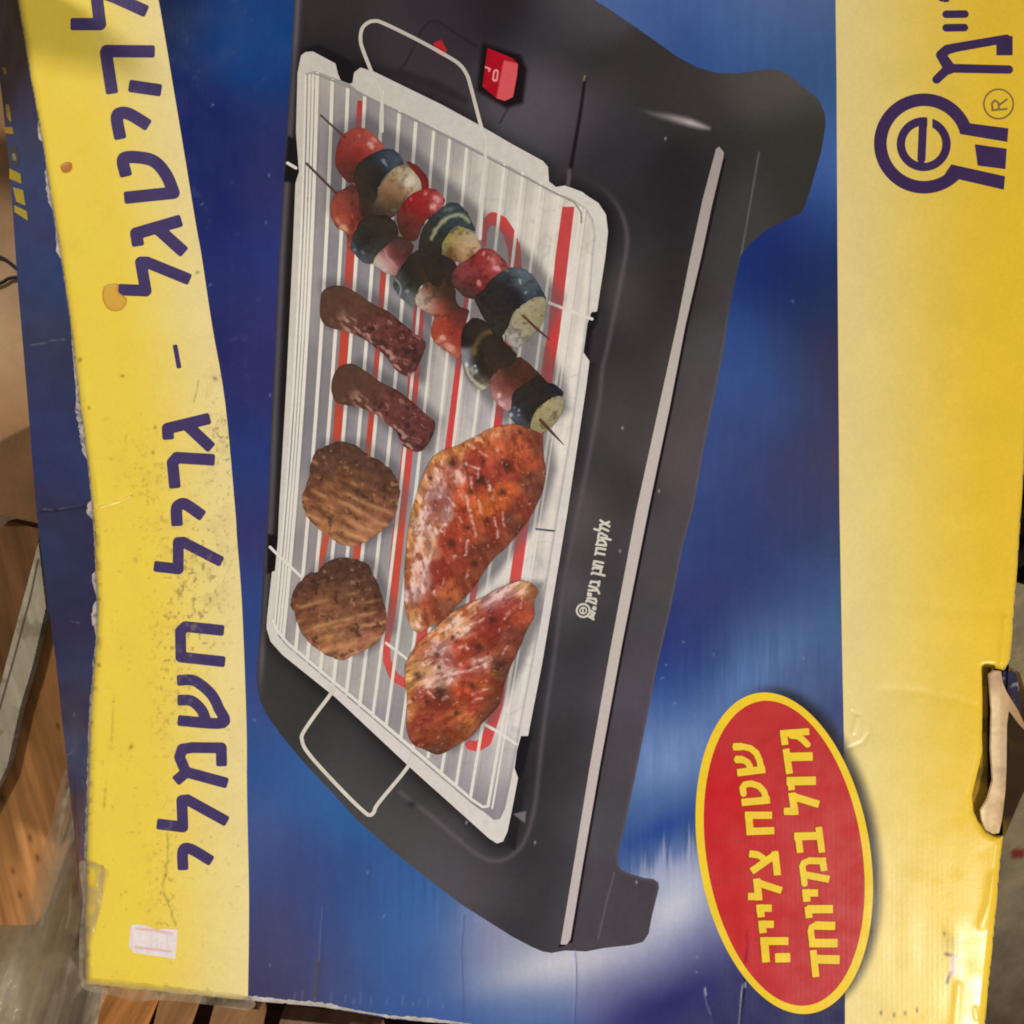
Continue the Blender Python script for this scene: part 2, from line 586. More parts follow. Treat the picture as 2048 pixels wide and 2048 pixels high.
# dark cloth, unidentified, beyond the right edge
dark_obj = sheet('dark_lump', poly_sdf(curve([(2000, 980), (2080, 900), (2150, 960), (2150, 1150), (2080, 1180), (2046, 1142), (2030, 1122), (2005, 1080)])),
            flat(34, 31, 24, 0.4, 18), step=3, mat=M_STONE, zf=lambda X, Y: -0.13 + 0.02 * fbm(X, Y, 60, 2, 3), skirt=0.03)
tag(dark_obj, 'dark nearly black cloth lying on the floor beyond the right edge of the box', 'lump')

# ================================================================== THE BOX
box = thing('grill_box', 'large blue and yellow worn cardboard box printed with an electric grill and Hebrew title', 'box', (0, 0, 0))

BLUE = [(340, 20, 40, 44, 74), (430, 40, 38, 64, 122), (500, 60, 42, 82, 144), (400, 250, 38, 46, 104), (450, 300, 48, 56, 110), (500, 500, 54, 60, 116),  # first tone keeps some of the cast shade in its colour
        (430, 450, 45, 50, 108), (470, 620, 50, 54, 106), (470, 760, 50, 54, 104), (490, 900, 48, 62, 118), (500, 960, 46, 72, 132), (490, 1050, 60, 62, 110),
        (500, 1300, 55, 85, 142), (505, 1480, 62, 100, 154), (500, 1550, 62, 86, 146), (500, 1700, 76, 98, 156), (505, 1850, 76, 82, 126), (505, 1990, 72, 70, 105),
        (530, 520, 58, 68, 142), (540, 600, 68, 66, 122), (530, 800, 66, 62, 116), (525, 900, 62, 70, 140), (520, 1000, 66, 66, 120), (515, 1050, 72, 68, 116),
        (512, 1190, 62, 80, 142), (508, 1330, 72, 76, 140), (520, 1440, 78, 80, 142), (560, 1480, 68, 95, 157), (600, 1536, 66, 110, 172),
        (540, 0, 34, 66, 126), (550, 130, 32, 68, 132), (560, 260, 55, 58, 108), (540, 400, 60, 60, 107),
        (560, 1545, 62, 100, 166), (630, 1580, 66, 112, 177), (700, 1640, 60, 106, 167), (520, 1650, 94, 100, 152), (600, 1700, 70, 80, 137), (560, 1800, 80, 82, 127),
        (530, 1900, 88, 80, 117), (530, 1960, 85, 75, 107), (700, 1780, 68, 86, 148), (760, 1840, 72, 112, 168), (850, 1800, 62, 102, 168), (660, 1950, 84, 85, 127),
        (660, 1860, 72, 88, 146), (760, 2000, 70, 95, 152), (850, 1980, 70, 102, 168), (900, 1900, 95, 122, 178), (960, 1880, 150, 146, 182), (1000, 1860, 176, 168, 188),
        (1000, 1960, 140, 141, 182), (1000, 2020, 70, 102, 168), (930, 2020, 68, 98, 162), (800, 1900, 68, 104, 166), (850, 1850, 70, 108, 170),
        (1040, 1910, 184, 180, 190), (1100, 1925, 206, 200, 204), (1160, 1915, 200, 193, 204), (1250, 1890, 190, 185, 208), (1040, 1965, 150, 150, 182), (1050, 2000, 82, 122, 182),
        (1100, 2040, 60, 90, 152), (1200, 1965, 130, 125, 172), (1250, 1995, 80, 78, 132), (1300, 2030, 55, 58, 112), (1400, 2020, 62, 60, 102), (1400, 1940, 62, 65, 117),
        (1350, 1870, 108, 108, 164), (1320, 1800, 210, 206, 213), (1362, 1792, 210, 205, 211), (1392, 1850, 122, 122, 170), (1290, 1870, 190, 186, 208),
        (1260, 1720, 56, 80, 142), (1300, 1735, 90, 110, 164), (1355, 1730, 176, 178, 204), (1280, 1690, 55, 84, 148), (1300, 1650, 54, 82, 148), (1262, 1640, 72, 112, 170), (1350, 1600, 60, 92, 153),
        (1350, 1660, 52, 80, 145), (1280, 1575, 122, 143, 185), (1300, 1545, 122, 147, 192), (1370, 1548, 122, 143, 187), (1385, 1670, 62, 86, 146),
        (1340, 1080, 66, 88, 152), (1400, 1050, 62, 75, 128), (1440, 1100, 58, 70, 127), (1500, 1060, 62, 75, 122), (1400, 1180, 68, 68, 117), (1470, 1200, 62, 66, 117),
        (1340, 1280, 54, 62, 128), (1400, 1300, 56, 60, 117), (1350, 1360, 45, 70, 142), (1450, 1350, 70, 95, 152), (1500, 1320, 72, 110, 162), (1420, 1420, 82, 117, 172),
        (1340, 1450, 75, 105, 167), (1310, 1500, 115, 141, 192), (1370, 1480, 122, 143, 193), (1480, 1380, 97, 122, 172), (1530, 1360, 102, 122, 164),
        (1500, 530, 40, 60, 128), (1530, 560, 38, 50, 103), (1480, 620, 65, 96, 164), (1510, 700, 60, 86, 148), (1460, 780, 72, 91, 148), (1520, 800, 62, 86, 147),
        (1440, 900, 68, 86, 148), (1420, 960, 70, 86, 147), (1520, 900, 70, 75, 117), (1500, 980, 74, 72, 117),
        (1550, 540, 40, 45, 92), (1600, 560, 45, 48, 82), (1650, 560, 50, 66, 103), (1560, 620, 50, 70, 122), (1620, 680, 62, 58, 87), (1660, 740, 72, 65, 87), (1540, 780, 65, 86, 142),
        (1600, 850, 68, 72, 112), (1660, 900, 78, 70, 94), (1550, 1000, 66, 75, 122), (1640, 1000, 74, 72, 102),
        (1560, 1060, 66, 66, 112), (1650, 1060, 68, 80, 122), (1560, 1160, 62, 70, 122), (1640, 1180, 66, 86, 128), (1660, 1240, 85, 111, 153), (1600, 1220, 75, 101, 153),
        (1550, 1290, 85, 106, 153), (1580, 1330, 99, 119, 162), (1650, 1310, 85, 111, 157), (1670, 1360, 75, 91, 137), (1670, 1420, 78, 80, 122),
        (1540, 20, 110, 120, 168), (1600, 30, 98, 111, 153), (1660, 40, 85, 106, 148), (1540, 70, 65, 96, 148), (1600, 110, 65, 91, 142), (1650, 130, 70, 101, 143), (1570, 130, 55, 86, 148),
        (1640, 170, 70, 91, 128), (1660, 260, 75, 101, 158), (1640, 300, 75, 106, 173), (1630, 390, 75, 106, 168), (1620, 430, 55, 76, 133), (1560, 480, 45, 60, 122), (1540, 505, 38, 40, 98), (1650, 480, 45, 66, 122),
        (1210, 10, 90, 116, 168), (1260, 30, 85, 106, 163), (1400, 20, 98, 109, 163), (1500, 30, 98, 113, 168), (1300, 70, 65, 91, 148), (1400, 70, 55, 86, 153), (1480, 60, 68, 112, 166), (1420, 120, 62, 86, 143), (1500, 130, 70, 96, 148),
        (1520, 440, 45, 60, 136), (1490, 490, 40, 70, 142), (1650, 1800, 62, 64, 112), (1600, 2000, 64, 62, 100), (1500, 1990, 66, 64, 104), (1660, 1990, 60, 58, 92)]

BC = (1568.5, 1706.5)
_bm = np.array([[177.5 ** 2, 12600.0], [12600.0, 321.5 ** 2]])


def ellipse_sdf(cx, cy, grow=0.0):
    sx = (177.5 + grow) / 177.5; sy = (321.5 + grow) / 321.5
    mi = np.linalg.inv(_bm * np.array([[sx * sx, sx * sy], [sx * sy, sy * sy]]))
    def f(X, Y):
        u = X - cx; v = Y - cy
        q = np.sqrt(np.maximum(mi[0, 0] * u * u + 2 * mi[0, 1] * u * v + mi[1, 1] * v * v, 1e-9))
        gx = (mi[0, 0] * u + mi[0, 1] * v) / q; gy = (mi[0, 1] * u + mi[1, 1] * v) / q
        return (q - 1) / np.maximum(np.hypot(gx, gy), 1e-4)
    f.bbox = (cx - 182 - grow, cy - 326 - grow, cx + 182 + grow, cy + 326 + grow)
    return f


_shadow_e = ellipse_sdf(BC[0] + 15, BC[1] - 9)


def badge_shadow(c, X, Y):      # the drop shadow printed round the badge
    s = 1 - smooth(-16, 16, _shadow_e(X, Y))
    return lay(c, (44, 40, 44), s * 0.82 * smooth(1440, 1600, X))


def scratches(c, X, Y, marks, rgb, w=2.0):
    for p in marks:
        c = lay(c, rgb, band(X, Y, [p], w, 1.5) * 0.8)
    return c


SPECKS = [(538, 350), (532, 445), (540, 790), (735, 1745), (768, 1832), (1367, 1284), (1350, 1406), (1427, 1309), (1325, 1356), (1607, 1316), (1394, 1915), (1393, 1944),
          (1490, 1965), (1586, 603), (404, 408), (420, 570), (1332, 1330), (509, 1440), (425, 210), (540, 1930)]


def paint_blue(X, Y):
    c = ctrl(X, Y, BLUE, 60) * np.array([0.93, 0.94, 0.92])
    c = lay(c, (212, 207, 210), blob(X, Y, 1120, 1925, 150, 42, -14) * 0.75)
    c = lay(c, (206, 203, 212), blob(X, Y, 1345, 1812, 85, 48, -40) * 0.85)
    c = lay(c, (122, 146, 192), blob(X, Y, 1350, 1510, 85, 42, -38) * 0.7)
    c = lay(c, (98, 124, 172), blob(X, Y, 1500, 1360, 130, 38, -42) * 0.55)
    c = lay(c, (48, 74, 140), blob(X, Y, 1330, 1655, 90, 26, -28) * 0.8)
    c = lay(c, (46, 48, 100), blob(X, Y, 1320, 2015, 130, 36, -24) * 0.7)
    c = lay(c, (36, 42, 96), blob(X, Y, 440, 360, 50, 160, -10) * 0.5)
    # brushed streaks in the printed backdrop
    n = fbm(X, Y * 0.06, 7, 3, 41)
    zone = blob(X, Y, 1345, 1700, 110, 70) + 0.8 * blob(X, Y, 1480, 1330, 130, 90) + 0.6 * blob(X, Y, 900, 1790, 150, 60) + 0.5 * blob(X, Y, 1320, 1500, 80, 60)
    c = c * (1 + 0.16 * n * np.clip(zone, 0, 1) + 0.02 * fbm(X, Y * 0.1, 10, 2, 43))[..., None]
    edge = 1735 - 0.42 * (X - 1300) - 62 * np.maximum(fbm(X, Y * 0, 3.6, 3, 45), -0.3) - 14
    st = smooth(-16, 30, Y - edge) * smooth(1240, 1300, X) * smooth(1420, 1380, X) * smooth(1800, 1760, Y)
    c = lay(c, (190, 190, 208), st * 0.55)
    c = c * (1 + 0.03 * fbm(X, Y, 60, 4, 47))[..., None]
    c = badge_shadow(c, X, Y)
    for x, y in SPECKS:
        c = lay(c, (170, 175, 195), blob(X, Y, x, y, 1.6, 3.4, x) * 0.5)
    c = lay(c, (84, 82, 96), band(X, Y, [[(637, 1922), (633, 1965), (629, 2005)]], 11, 3) * 0.75)
    c = lay(c, (120, 128, 150), band(X, Y, [[(644, 1815), (640, 1880), (638, 1920)]], 2, 2) * 0.6)
    c = scratches(c, X, Y, [[(1151, 1905), (1154, 1960), (1149, 2048)]], (90, 88, 135), 2)
    c = scratches(c, X, Y, [[(929, 1830), (924, 1900), (927, 1990), (926, 2048)]], (70, 85, 130), 2)
    c = scratches(c, X, Y, [[(1489, 1960), (1487, 1990), (1478, 2048)]], (30, 30, 52), 4)
    c = scratches(c, X, Y, [[(1408, 1980), (1414, 2010), (1422, 2030)]], (120, 120, 150), 2)
    c = scratches(c, X, Y, [[(1490, 1966), (1491, 1974)], [(1410, 1976), (1412, 1990)]], (190, 190, 205), 3)
    c = lay(c, (100, 100, 120), smooth(0.35, 0.7, fbm(X, Y, 26, 4, 48)) * smooth(1180, 700, Y) * 0.22 * smooth(570, 480, X))
    for k in range(14):
        bx = 590 + k * 23 + 9 * math.sin(k * 5.1); by = 1996 + 0.05 * (bx - 500)
        c = lay(c, (130, 134, 165), band(X, Y, [[(bx, by - 14 - 8 * math.sin(k * 2.3)), (bx - 1, by)]], 3, 2) * 0.35)
    return c


front = sheet('front_panel', panel_sdf, paint_blue, 0, box, step=2.5)

# ---- yellow bands
SWOOSH = [(303, -60), (317, 0), (331, 80), (344, 159), (366, 291), (392, 450), (403, 511), (424, 650), (450, 803), (470, 1015), (474, 1077), (484, 1210), (493, 1448), (494, 1589), (498, 1801), (496, 1990), (495, 2060)]
_sw = curve(SWOOSH, False, 4)
_lf = np.array(LEFT)


def xl(Y):
    return np.interp(Y, _lf[:, 1], _lf[:, 0])


def xr(Y):
    return np.interp(Y, _sw[:, 1], _sw[:, 0])


def paint_left_band(X, Y):
    t = (X - xl(Y)) / (xr(Y) - xl(Y))
    a = np.array([251, 213, 76.]); b = np.array([244, 220, 148.])
    m = smooth(0.30, 1.0, t + 0.02 * fbm(X, Y, 90, 2, 3))[..., None]
    c = a * (1 - m) + b * m
    c = c * (1 + 0.02 * fbm(X, Y, 50, 3, 4))[..., None]
    # grime rubbed along the title
    g = blob(X, Y, 455, 880, 40, 170) + blob(X, Y, 405, 1200, 45, 130) + 0.7 * blob(X, Y, 345, 1300, 40, 260) + 0.7 * blob(X, Y, 325, 1790, 28, 110) + 0.4 * blob(X, Y, 300, 980, 60, 120) + 0.6 * blob(X, Y, 395, 1100, 24, 60)
    sp = smooth(0.18, 0.55, fbm(X, Y * 0.8, 7, 4, 6))
    c = lay(c, (92, 78, 52), sp * np.clip(g, 0, 1) * 0.45)
    c = lay(c, (176, 152, 92), smooth(0.0, 0.5, fbm(X, Y, 30, 3, 7)) * np.clip(g, 0, 1) * 0.22)
    fine = smooth(0.5, 0.72, fbm(X, Y, 9, 3, 19)) * smooth(600, 1000, Y)
    c = lay(c, (120, 100, 60), fine * 0.22)
    c = lay(c, (60, 54, 44), band(X + 5 * fbm(X, Y, 14, 3, 66), Y, [[(336, 1668), (338, 1700), (332, 1740), (324, 1775)], [(324, 1775), (340, 1815), (352, 1850)]], 2, 4) * (0.4 + 0.4 * fbm(X, Y, 12, 2, 67)))
    c = lay(c, (140, 112, 52), band(X, Y, [[(228, 1390), (222, 1500)], [(212, 1560), (208, 1620)]], 3, 4) * (0.3 + 0.4 * fbm(X, Y, 10, 2, 68)))
    c = lay(c, (90, 72, 40), band(X, Y, [[(397, 762), (393, 785), (388, 803)]], 2, 2.5) * (0.4 + 0.3 * fbm(X, Y, 8, 2, 69)))
    for x, y, r in [(160, 720, 4), (245, 752, 3), (310, 855, 3), (178, 816, 3), (195, 1125, 3), (197, 1198, 4), (262, 1494, 4), (395, 545, 3), (430, 757, 4), (197, 1330, 4), (183, 1445, 4), (306, 905, 3)]:
        c = lay(c, (96, 72, 36), blob(X, Y, x, y, r * 0.9, r * 1.3, x * 7) * 0.5)
    d = X - xl(Y)
    c = lay(c, (226, 196, 90), smooth(7, 0, d) * 0.6)
    c = lay(c, (196, 166, 80), smooth(1985, 2010, Y + 0.0 * X) * 0.5)
    c = lay(c, (190, 160, 66), smooth(0.15, 0.5, fbm(X, Y, 16, 3, 61)) * smooth(16, 2, d) * smooth(1020, 1080, Y) * 0.7)
    return c


left_band = inter(panel_sdf, poly_sdf([(-60, -60)] + [tuple(p) for p in _sw] + [(-60, 2060)]))
band_l = sheet('yellow_band', left_band, paint_left_band, 1, box, step=2.0, lit=1.0)

EDGE_R = [(1668, -60), (1671, 0), (1673, 150), (1675, 512), (1679, 1024), (1684, 1290), (1688, 1480), (1690, 1700), (1690, 2060), (1690, 2172)]


def paint_right_band(X, Y):
    e = np.interp(Y, [p[1] for p in EDGE_R], [p[0] for p in EDGE_R])
    t = (X - e) / (2030 - e)
    a = np.array([236, 211, 139.]); b = np.array([236, 193, 54.])
    m = smooth(-0.05, 0.95, t)[..., None]
    c = a * (1 - m) + b * m
    c = c * (1 + 0.02 * fbm(X, Y, 70, 3, 24))[..., None]
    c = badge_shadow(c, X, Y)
    c = lay(c, (140, 132, 60), blob(X, Y, 1908, 1888, 20, 18) * 0.35)
    c = lay(c, (128, 88, 62), band(X, Y, [[(1892, 1908), (1912, 1914)], [(1902, 1945), (1894, 1965)]], 7, 3) * 0.9)
    c = lay(c, (206, 180, 168), band(X + 3 * fbm(X, Y, 9, 2, 5), Y, [[(1908, 1916), (1907, 1945)]], 13, 3) * 0.9)
    for x, y in [(1762, 2026), (1834, 2020), (1788, 2030), (1810, 2026), (1889, 1868)]:
        c = lay(c, (110, 92, 60), blob(X, Y, x, y, 2.5, 5) * 0.8)
    return c


right_band = inter(panel_sdf, poly_sdf(EDGE_R + [(2172, 2172), (2172, -60)]))
band_r = sheet('yellow_band', right_band, paint_right_band, 1, box, step=2.0, lit=1.03)

# ---- box walls, added shade flap, side panel
def wall(name, pts, zs, rgb, parent, lower_shift=0.0, matl=None):
    p = np.array(pts, float)
    tp = project(p[:, 0], p[:, 1], np.full(len(p), zs[0]))
    lo = project(p[:, 0] + lower_shift, p[:, 1], np.full(len(p), zs[0])); lo[:, 2] = zs[1]
    co = np.concatenate([tp, lo]); n = len(p)
    fc = [(i, i + 1, n + i + 1, n + i) for i in range(n - 1)]
    me = bpy.data.meshes.new(name); me.from_pydata([tuple(v) for v in co], [], fc)
    ca = me.color_attributes.new('pigment', 'FLOAT_COLOR', 'POINT')
    for k in range(len(co)):
        ca.data[k].color = (*lin(rgb), 1)
    me.materials.append(matl or M_PRINT)
    o = bpy.data.objects.new(name, me); col.objects.link(o); o.parent = parent
    return o


wall('lower_wall', [(170, 1968)] + BOTTOM, (-0.0042, -0.118), (70, 66, 84), box)
wall('right_wall', [(1964, 2140), (1973, 2013), (1994, 1801), (2006, 1671), (2007, 1500), (2018, 1325), (2035, 1130), (2048, 936), (2060, 700), (2097, 0), (2101, -60)], (-0.0042, -0.118), (58, 56, 92), box, 6.0)
wall('upper_wall', [(30, -58), (2100, -58)], (-0.0042, -0.118), (60, 60, 96), box)

OUTER = np.array([(-25, -58), (-14, 40), (-2, 150), (5, 203), (13, 279), (19, 338), (26, 430), (36, 576), (52, 762), (65, 925), (74, 1035), (93, 1188), (111, 1315), (125, 1448), (135, 1536),
                  (144, 1652), (150, 1700), (156, 1801), (161, 1845), (166, 1900), (169, 1960)], float)
side_poly = [tuple(p) for p in OUTER] + [(x + 2, y) for x, y in LEFT[::-1]]
side_sdf = poly_sdf(side_poly)


def side_z(X, Y):
    o = np.interp(Y, OUTER[:, 1], OUTER[:, 0]); t = xl(Y)
    s = np.clip((X - o) / np.maximum(t - o, 1), 0, 1.02)
    return -0.052 + (0.052 - 0.0043) * s + 0.0008 * fbm(X, Y, 110, 2, 63) * s * (1 - s) * 4


def paint_side(X, Y):
    c = ctrl(X, Y, [(20, 20, 24, 24, 36), (45, 100, 52, 46, 66), (60, 180, 62, 58, 88), (60, 280, 68, 76, 112), (80, 360, 66, 84, 132), (60, 440, 72, 80, 116), (90, 440, 62, 80, 136),  # darkest tones at the top carry the corner's shade
                    (60, 560, 66, 78, 118), (110, 560, 54, 82, 136), (90, 640, 70, 78, 108), (100, 760, 64, 72, 108), (100, 860, 62, 74, 122), (120, 930, 58, 62, 108),
                    (150, 940, 62, 84, 134), (120, 1020, 68, 62, 92), (110, 1100, 56, 78, 118), (160, 1100, 66, 62, 96), (140, 1180, 60, 66, 102), (150, 1260, 64, 60, 96), (150, 1340, 62, 76, 118),
                    (160, 1420, 72, 62, 92), (150, 1500, 62, 82, 126), (155, 1600, 72, 76, 112), (160, 1700, 74, 84, 118), (165, 1850, 74, 84, 118)], 42)
    c = c * (1 + 0.07 * fbm(X, Y, 30, 3, 65))[..., None]
    o = np.interp(Y, OUTER[:, 1], OUTER[:, 0])
    w = [[(60, 690), (95, 686)], [(100, 681), (130, 679)], [(85, 1018), (105, 1020)], [(120, 1018), (160, 1012)], [(142, 1242), (158, 1246)], [(148, 1425), (150, 1434)], [(133, 1510), (140, 1508), (146, 1500)], [(134, 1518), (137, 1535)], [(165, 1560), (167, 1572)], [(164, 1655), (168, 1672)], [(146, 1645), (148, 1665)]]
    for p in w:
        c = lay(c, (160, 158, 172), band(X, Y, [p], 2.2, 2) * (0.45 + 0.5 * fbm(X, Y, 5, 2, 3)))
    c = lay(c, (40, 36, 62), band(X, Y, [[(80, 1024), (120, 1021), (175, 1012)]], 4, 3) * 0.6)
    return c


side = sheet('side_panel', side_sdf, paint_side, 0, box, step=2.0, zf=side_z)

g = [T(0, 130, q, 330.0) for q in (
    [(20, 20), (60, 30), (90, 90), (65, 125), (40, 90)],
    [(60, 460), (105, 460), (137, 665), (100, 650), (80, 600)],
    [(30, 730), (140, 725), (162, 810), (70, 800)],
    [(110, 1210), (240, 1275), (250, 1390), (110, 1330)],
    [(150, 1430), (270, 1465), (297, 1645), (190, 1600)],
    [(165, 1640), (310, 1710), (327, 1825), (170, 1720)])]
sheet('side_lettering', union(*[poly_sdf(q) for q in g]), lambda X, Y: ctrl(X, Y, [(12, 150, 150, 128, 50), (18, 230, 176, 146, 62), (20, 265, 196, 152, 62), (30, 370, 204, 172, 58), (40, 430, 212, 180, 70)], 30), 1, side, step=1.0,
      zf=lambda X, Y: side_z(X, Y) + 0.0004)
oval = minus(stroke_sdf([T(0, 130, [(150, 985, 15), (165, 1080, 20), (180, 1150, 12)], 330.0)]), stroke_sdf([T(0, 130, [(160, 1050, 7), (170, 1100, 7)], 330.0)]))
sheet('side_emblem', oval, flat(84, 84, 84, 0.1), 1, side, step=1.0, zf=lambda X, Y: side_z(X, Y) + 0.0004)
sheet('side_emblem', stroke_sdf([T(0, 130, [(160, 1050, 7), (170, 1100, 7)], 330.0)]), flat(150, 148, 120), 1, side, step=1.0, zf=lambda X, Y: side_z(X, Y) + 0.0004)

# ragged white paper showing along the worn left edge
wl_y = np.array([-60, 240, 255, 275, 285, 335, 345, 400, 420, 460, 500, 520, 650, 675, 690, 720, 800, 815, 880, 905, 920, 1000, 1012, 1028, 1040, 1140, 1150, 1165, 1200, 1215, 1245, 1255, 1275, 1300, 1330, 1345, 1400, 1530, 1760, 1850, 1970], float)
wl_w = np.array([0, 0, 6, 6, 0, 0, 5, 7, 1, 2, 8, 1, 0, 2, 3, 3, 6, 10, 9, 7, 1, 1, 10, 10, 2, 2, 9, 8, 1, 10, 12, 4, 1, 3, 4, 1, 3, 3, 3, 1, 0], float)


def worn_sdf(X, Y):
    w = np.interp(Y, wl_y, wl_w) * (1 + 0.5 * fbm(X, Y, 9, 2, 71))
    d = xl(Y) - X
    return np.maximum(d - w, -d - 1.2)


worn_sdf.bbox = (25, 0, 200, 1968)


def paint_worn(X, Y):
    c = np.ones(X.shape + (3,)) * np.array([186, 172, 158.])
    c = c * (1 + 0.12 * fbm(X, Y, 8, 3, 73))[..., None]
    s = smooth(0.0, 0.5, fbm(X * 0.5 + Y * 0.25, Y - X * 0.3, 6, 2, 74)) * smooth(790, 815, Y) * smooth(915, 890, Y)
    s = np.maximum(s, 0.5 * smooth(0.0, 0.4, fbm(X, Y, 10, 3, 76)))
    return lay(c, (84, 86, 110), s * 0.8)


sheet('torn_edge', worn_sdf, paint_worn, 1, side, step=1.0, mat=M_PAPER, zf=lambda X, Y: np.maximum(side_z(X, Y), -0.0046 + 0 * X) + 0.0007)


def worn_low(X, Y):
    e = np.interp(X, [170, 260, 496, 644, 777, 909, 1000], [1968, 1978, 2001, 2014, 2037, 2049, 2062])
    w = np.interp(X, [170, 480, 500, 560, 610, 650, 700, 755, 775, 800, 840, 900, 1000], [0, 0, 7, 7, 6, 8, 3, 2, 6, 3, 6, 3, 2]) * (0.7 + 0.6 * fbm(X, Y, 10, 3, 75))
    d = Y - (e - 4)
    return np.maximum(np.abs(d) - w, 0 * d - 1)


worn_low.bbox = (480, 1985, 940, 2060)
sheet('torn_edge', inter(worn_low, panel_sdf), lambda X, Y: flat(196, 184, 170, 0.15, 9)(X, Y), 2, front, step=1.2, mat=M_PAPER)

# unseen flap added past the top edge to shade the top left corner
def slab(name, xy, ztop, parent, rgb, thick=0.003):
    a = np.array(xy, float)
    pts = project(a[:, 0], a[:, 1], np.zeros(len(a)))
    n = len(pts); vs = []
    for k in range(n):
        vs.append((pts[k][0], pts[k][1], -0.004)); vs.append((pts[k][0], pts[k][1] + ztop[k] * 0.25, ztop[k]))
    for k in range(n):
        vs.append((pts[k][0], pts[k][1] + thick, -0.004)); vs.append((pts[k][0], pts[k][1] + thick + ztop[k] * 0.25, ztop[k]))
    f = []
    for k in range(n - 1):
        f.append((2 * k, 2 * k + 2, 2 * k + 3, 2 * k + 1))
        f.append((2 * n + 2 * k, 2 * n + 2 * k + 1, 2 * n + 2 * k + 3, 2 * n + 2 * k + 2))
        f.append((2 * k + 1, 2 * k + 3, 2 * n + 2 * k + 3, 2 * n + 2 * k + 1))
    f.append((0, 1, 2 * n + 1, 2 * n)); f.append((2 * n - 2, 4 * n - 2, 4 * n - 1, 2 * n - 1))
    me = bpy.data.meshes.new(name); me.from_pydata(vs, [], f)
    ca = me.color_attributes.new('pigment', 'FLOAT_COLOR', 'POINT')
    for k in range(len(vs)):
        ca.data[k].color = (*lin(rgb), 1)
    me.materials.append(M_KRAFT)
    o = bpy.data.objects.new(name, me); col.objects.link(o); o.parent = parent
    return o


slab('shade_flap', [(-700, -40), (-420, -42), (-340, -43), (-260, -44), (-190, -45), (-130, -46), (-70, -47), (0, -48)], [0.085, 0.092, 0.104, 0.122, 0.142, 0.160, 0.120, 0.06], box, (130, 104, 72))

# ---- title lettering
t0 = lambda p: T(0, 0, p); t1 = lambda p: T(0, 512, p); t2 = lambda p: T(0, 1024, p); t3 = lambda p: T(0, 1536, p)
W1, W2, W3, W4 = 25.0, 23.5, 22.0, 22.0
title = [
    (W1, [t0([(565, 182), (755, 182), (725, -60)]), t0([(730, -70), (870, -20), (1078, 75)])]),
    (W1, [t0([(1135, 388), (805, 385), (800, 400), (842, 675)]), t0([(1005, 652), (1185, 678)])]),
    (W1, [t0([(1095, 932), (985, 865), (920, 852), (882, 885), (903, 1018)])]),
    (W1, [t0([(945, 1300), (935, 1195), (1080, 1192), (1180, 1230), (1260, 1330), (1310, 1455), (970, 1490)])]),
    (W1, [t0([(1038, 1825), (1028, 1762), (1338, 1672)]), t0([(1190, 1725), (1368, 1885)])]),
    (W2, [t1([(1405, 168), (1110, 48), (1063, 48), (1100, 262), (922, 255)])]),
    (9.6, [t1([(1322, 682), (1350, 835)])]),
    (W2, [t1([(1268, 1355), (1265, 1302), (1555, 1232)]), t1([(1420, 1285), (1575, 1430)])]),
    (W2, [t1([(1590, 1537), (1335, 1522), (1302, 1560), (1318, 1722)])]),
    (W2, [t2([(1508, 15), (1400, -58), (1352, -52), (1332, -20), (1335, 75)])]),
    (W3, [t2([(1650, 365), (1385, 228), (1345, 230), (1345, 430), (1190, 412)])]),
    (W3, [t2([(1662, 892), (1400, 865), (1362, 900), (1365, 1095), (1670, 1128)])]),
    (W3, [t2([(1365, 1270), (1470, 1275), (1590, 1370), (1650, 1480), (1680, 1592), (1370, 1575)]), t2([(1368, 1420), (1450, 1428), (1525, 1500), (1555, 1585)])]),
    (W3, [t2([(1672, 1890), (1670, 1780), (1450, 1778), (1375, 1790), (1355, 1850), (1402, 1962), (1690, 2040)]), t2([(1400, 1968), (1345, 2015)])]),
    (W4, [t3([(1690, 392), (1415, 240), (1372, 245), (1380, 445), (1212, 425)])]),
    (W4, [t3([(1575, 690), (1440, 612), (1382, 622), (1380, 742)])])]


CURVED = {2, 3, 9, 12, 15}


def paint_title(X, Y):
    c = np.ones(X.shape + (3,)) * np.array([73, 59, 100.])
    c = c * (1 + 0.06 * fbm(X, Y, 20, 3, 81))[..., None]
    g = blob(X, Y, 405, 1120, 30, 90) + 0.8 * blob(X, Y, 390, 1250, 26, 90) + 0.6 * blob(X, Y, 370, 1380, 26, 120) + 0.6 * blob(X, Y, 330, 1650, 30, 60)
    return lay(c, (136, 118, 104), smooth(0.0, 0.5, fbm(X, Y, 10, 4, 83)) * np.clip(g, 0, 1) * 0.7)


for k, (w, ps) in enumerate(title):
    if k in CURVED:
        ps = [list(map(tuple, curve(p[:-1] if k == 3 else p, False, 5))) + ([p[-1]] if k == 3 else []) for p in ps]
    sheet('title_letter', pen_sdf(ps, w, 2.5 if k == 6 else 4.5), paint_title, 2, band_l, step=1.3, lit=0.97)

# ---- maker's emblem at the top right
e0 = lambda p: T(1536, 0, p)
K = 512 / 1932.0


def circ(cx, cy, r, z=e0, k=K):
    (x, y), = z([(cx, cy)])
    def f(X, Y):
        return np.hypot(X - x, Y - y) - r * k
    f.bbox = (x - r * k, y - r * k, x + r * k, y + r * k)
    return f


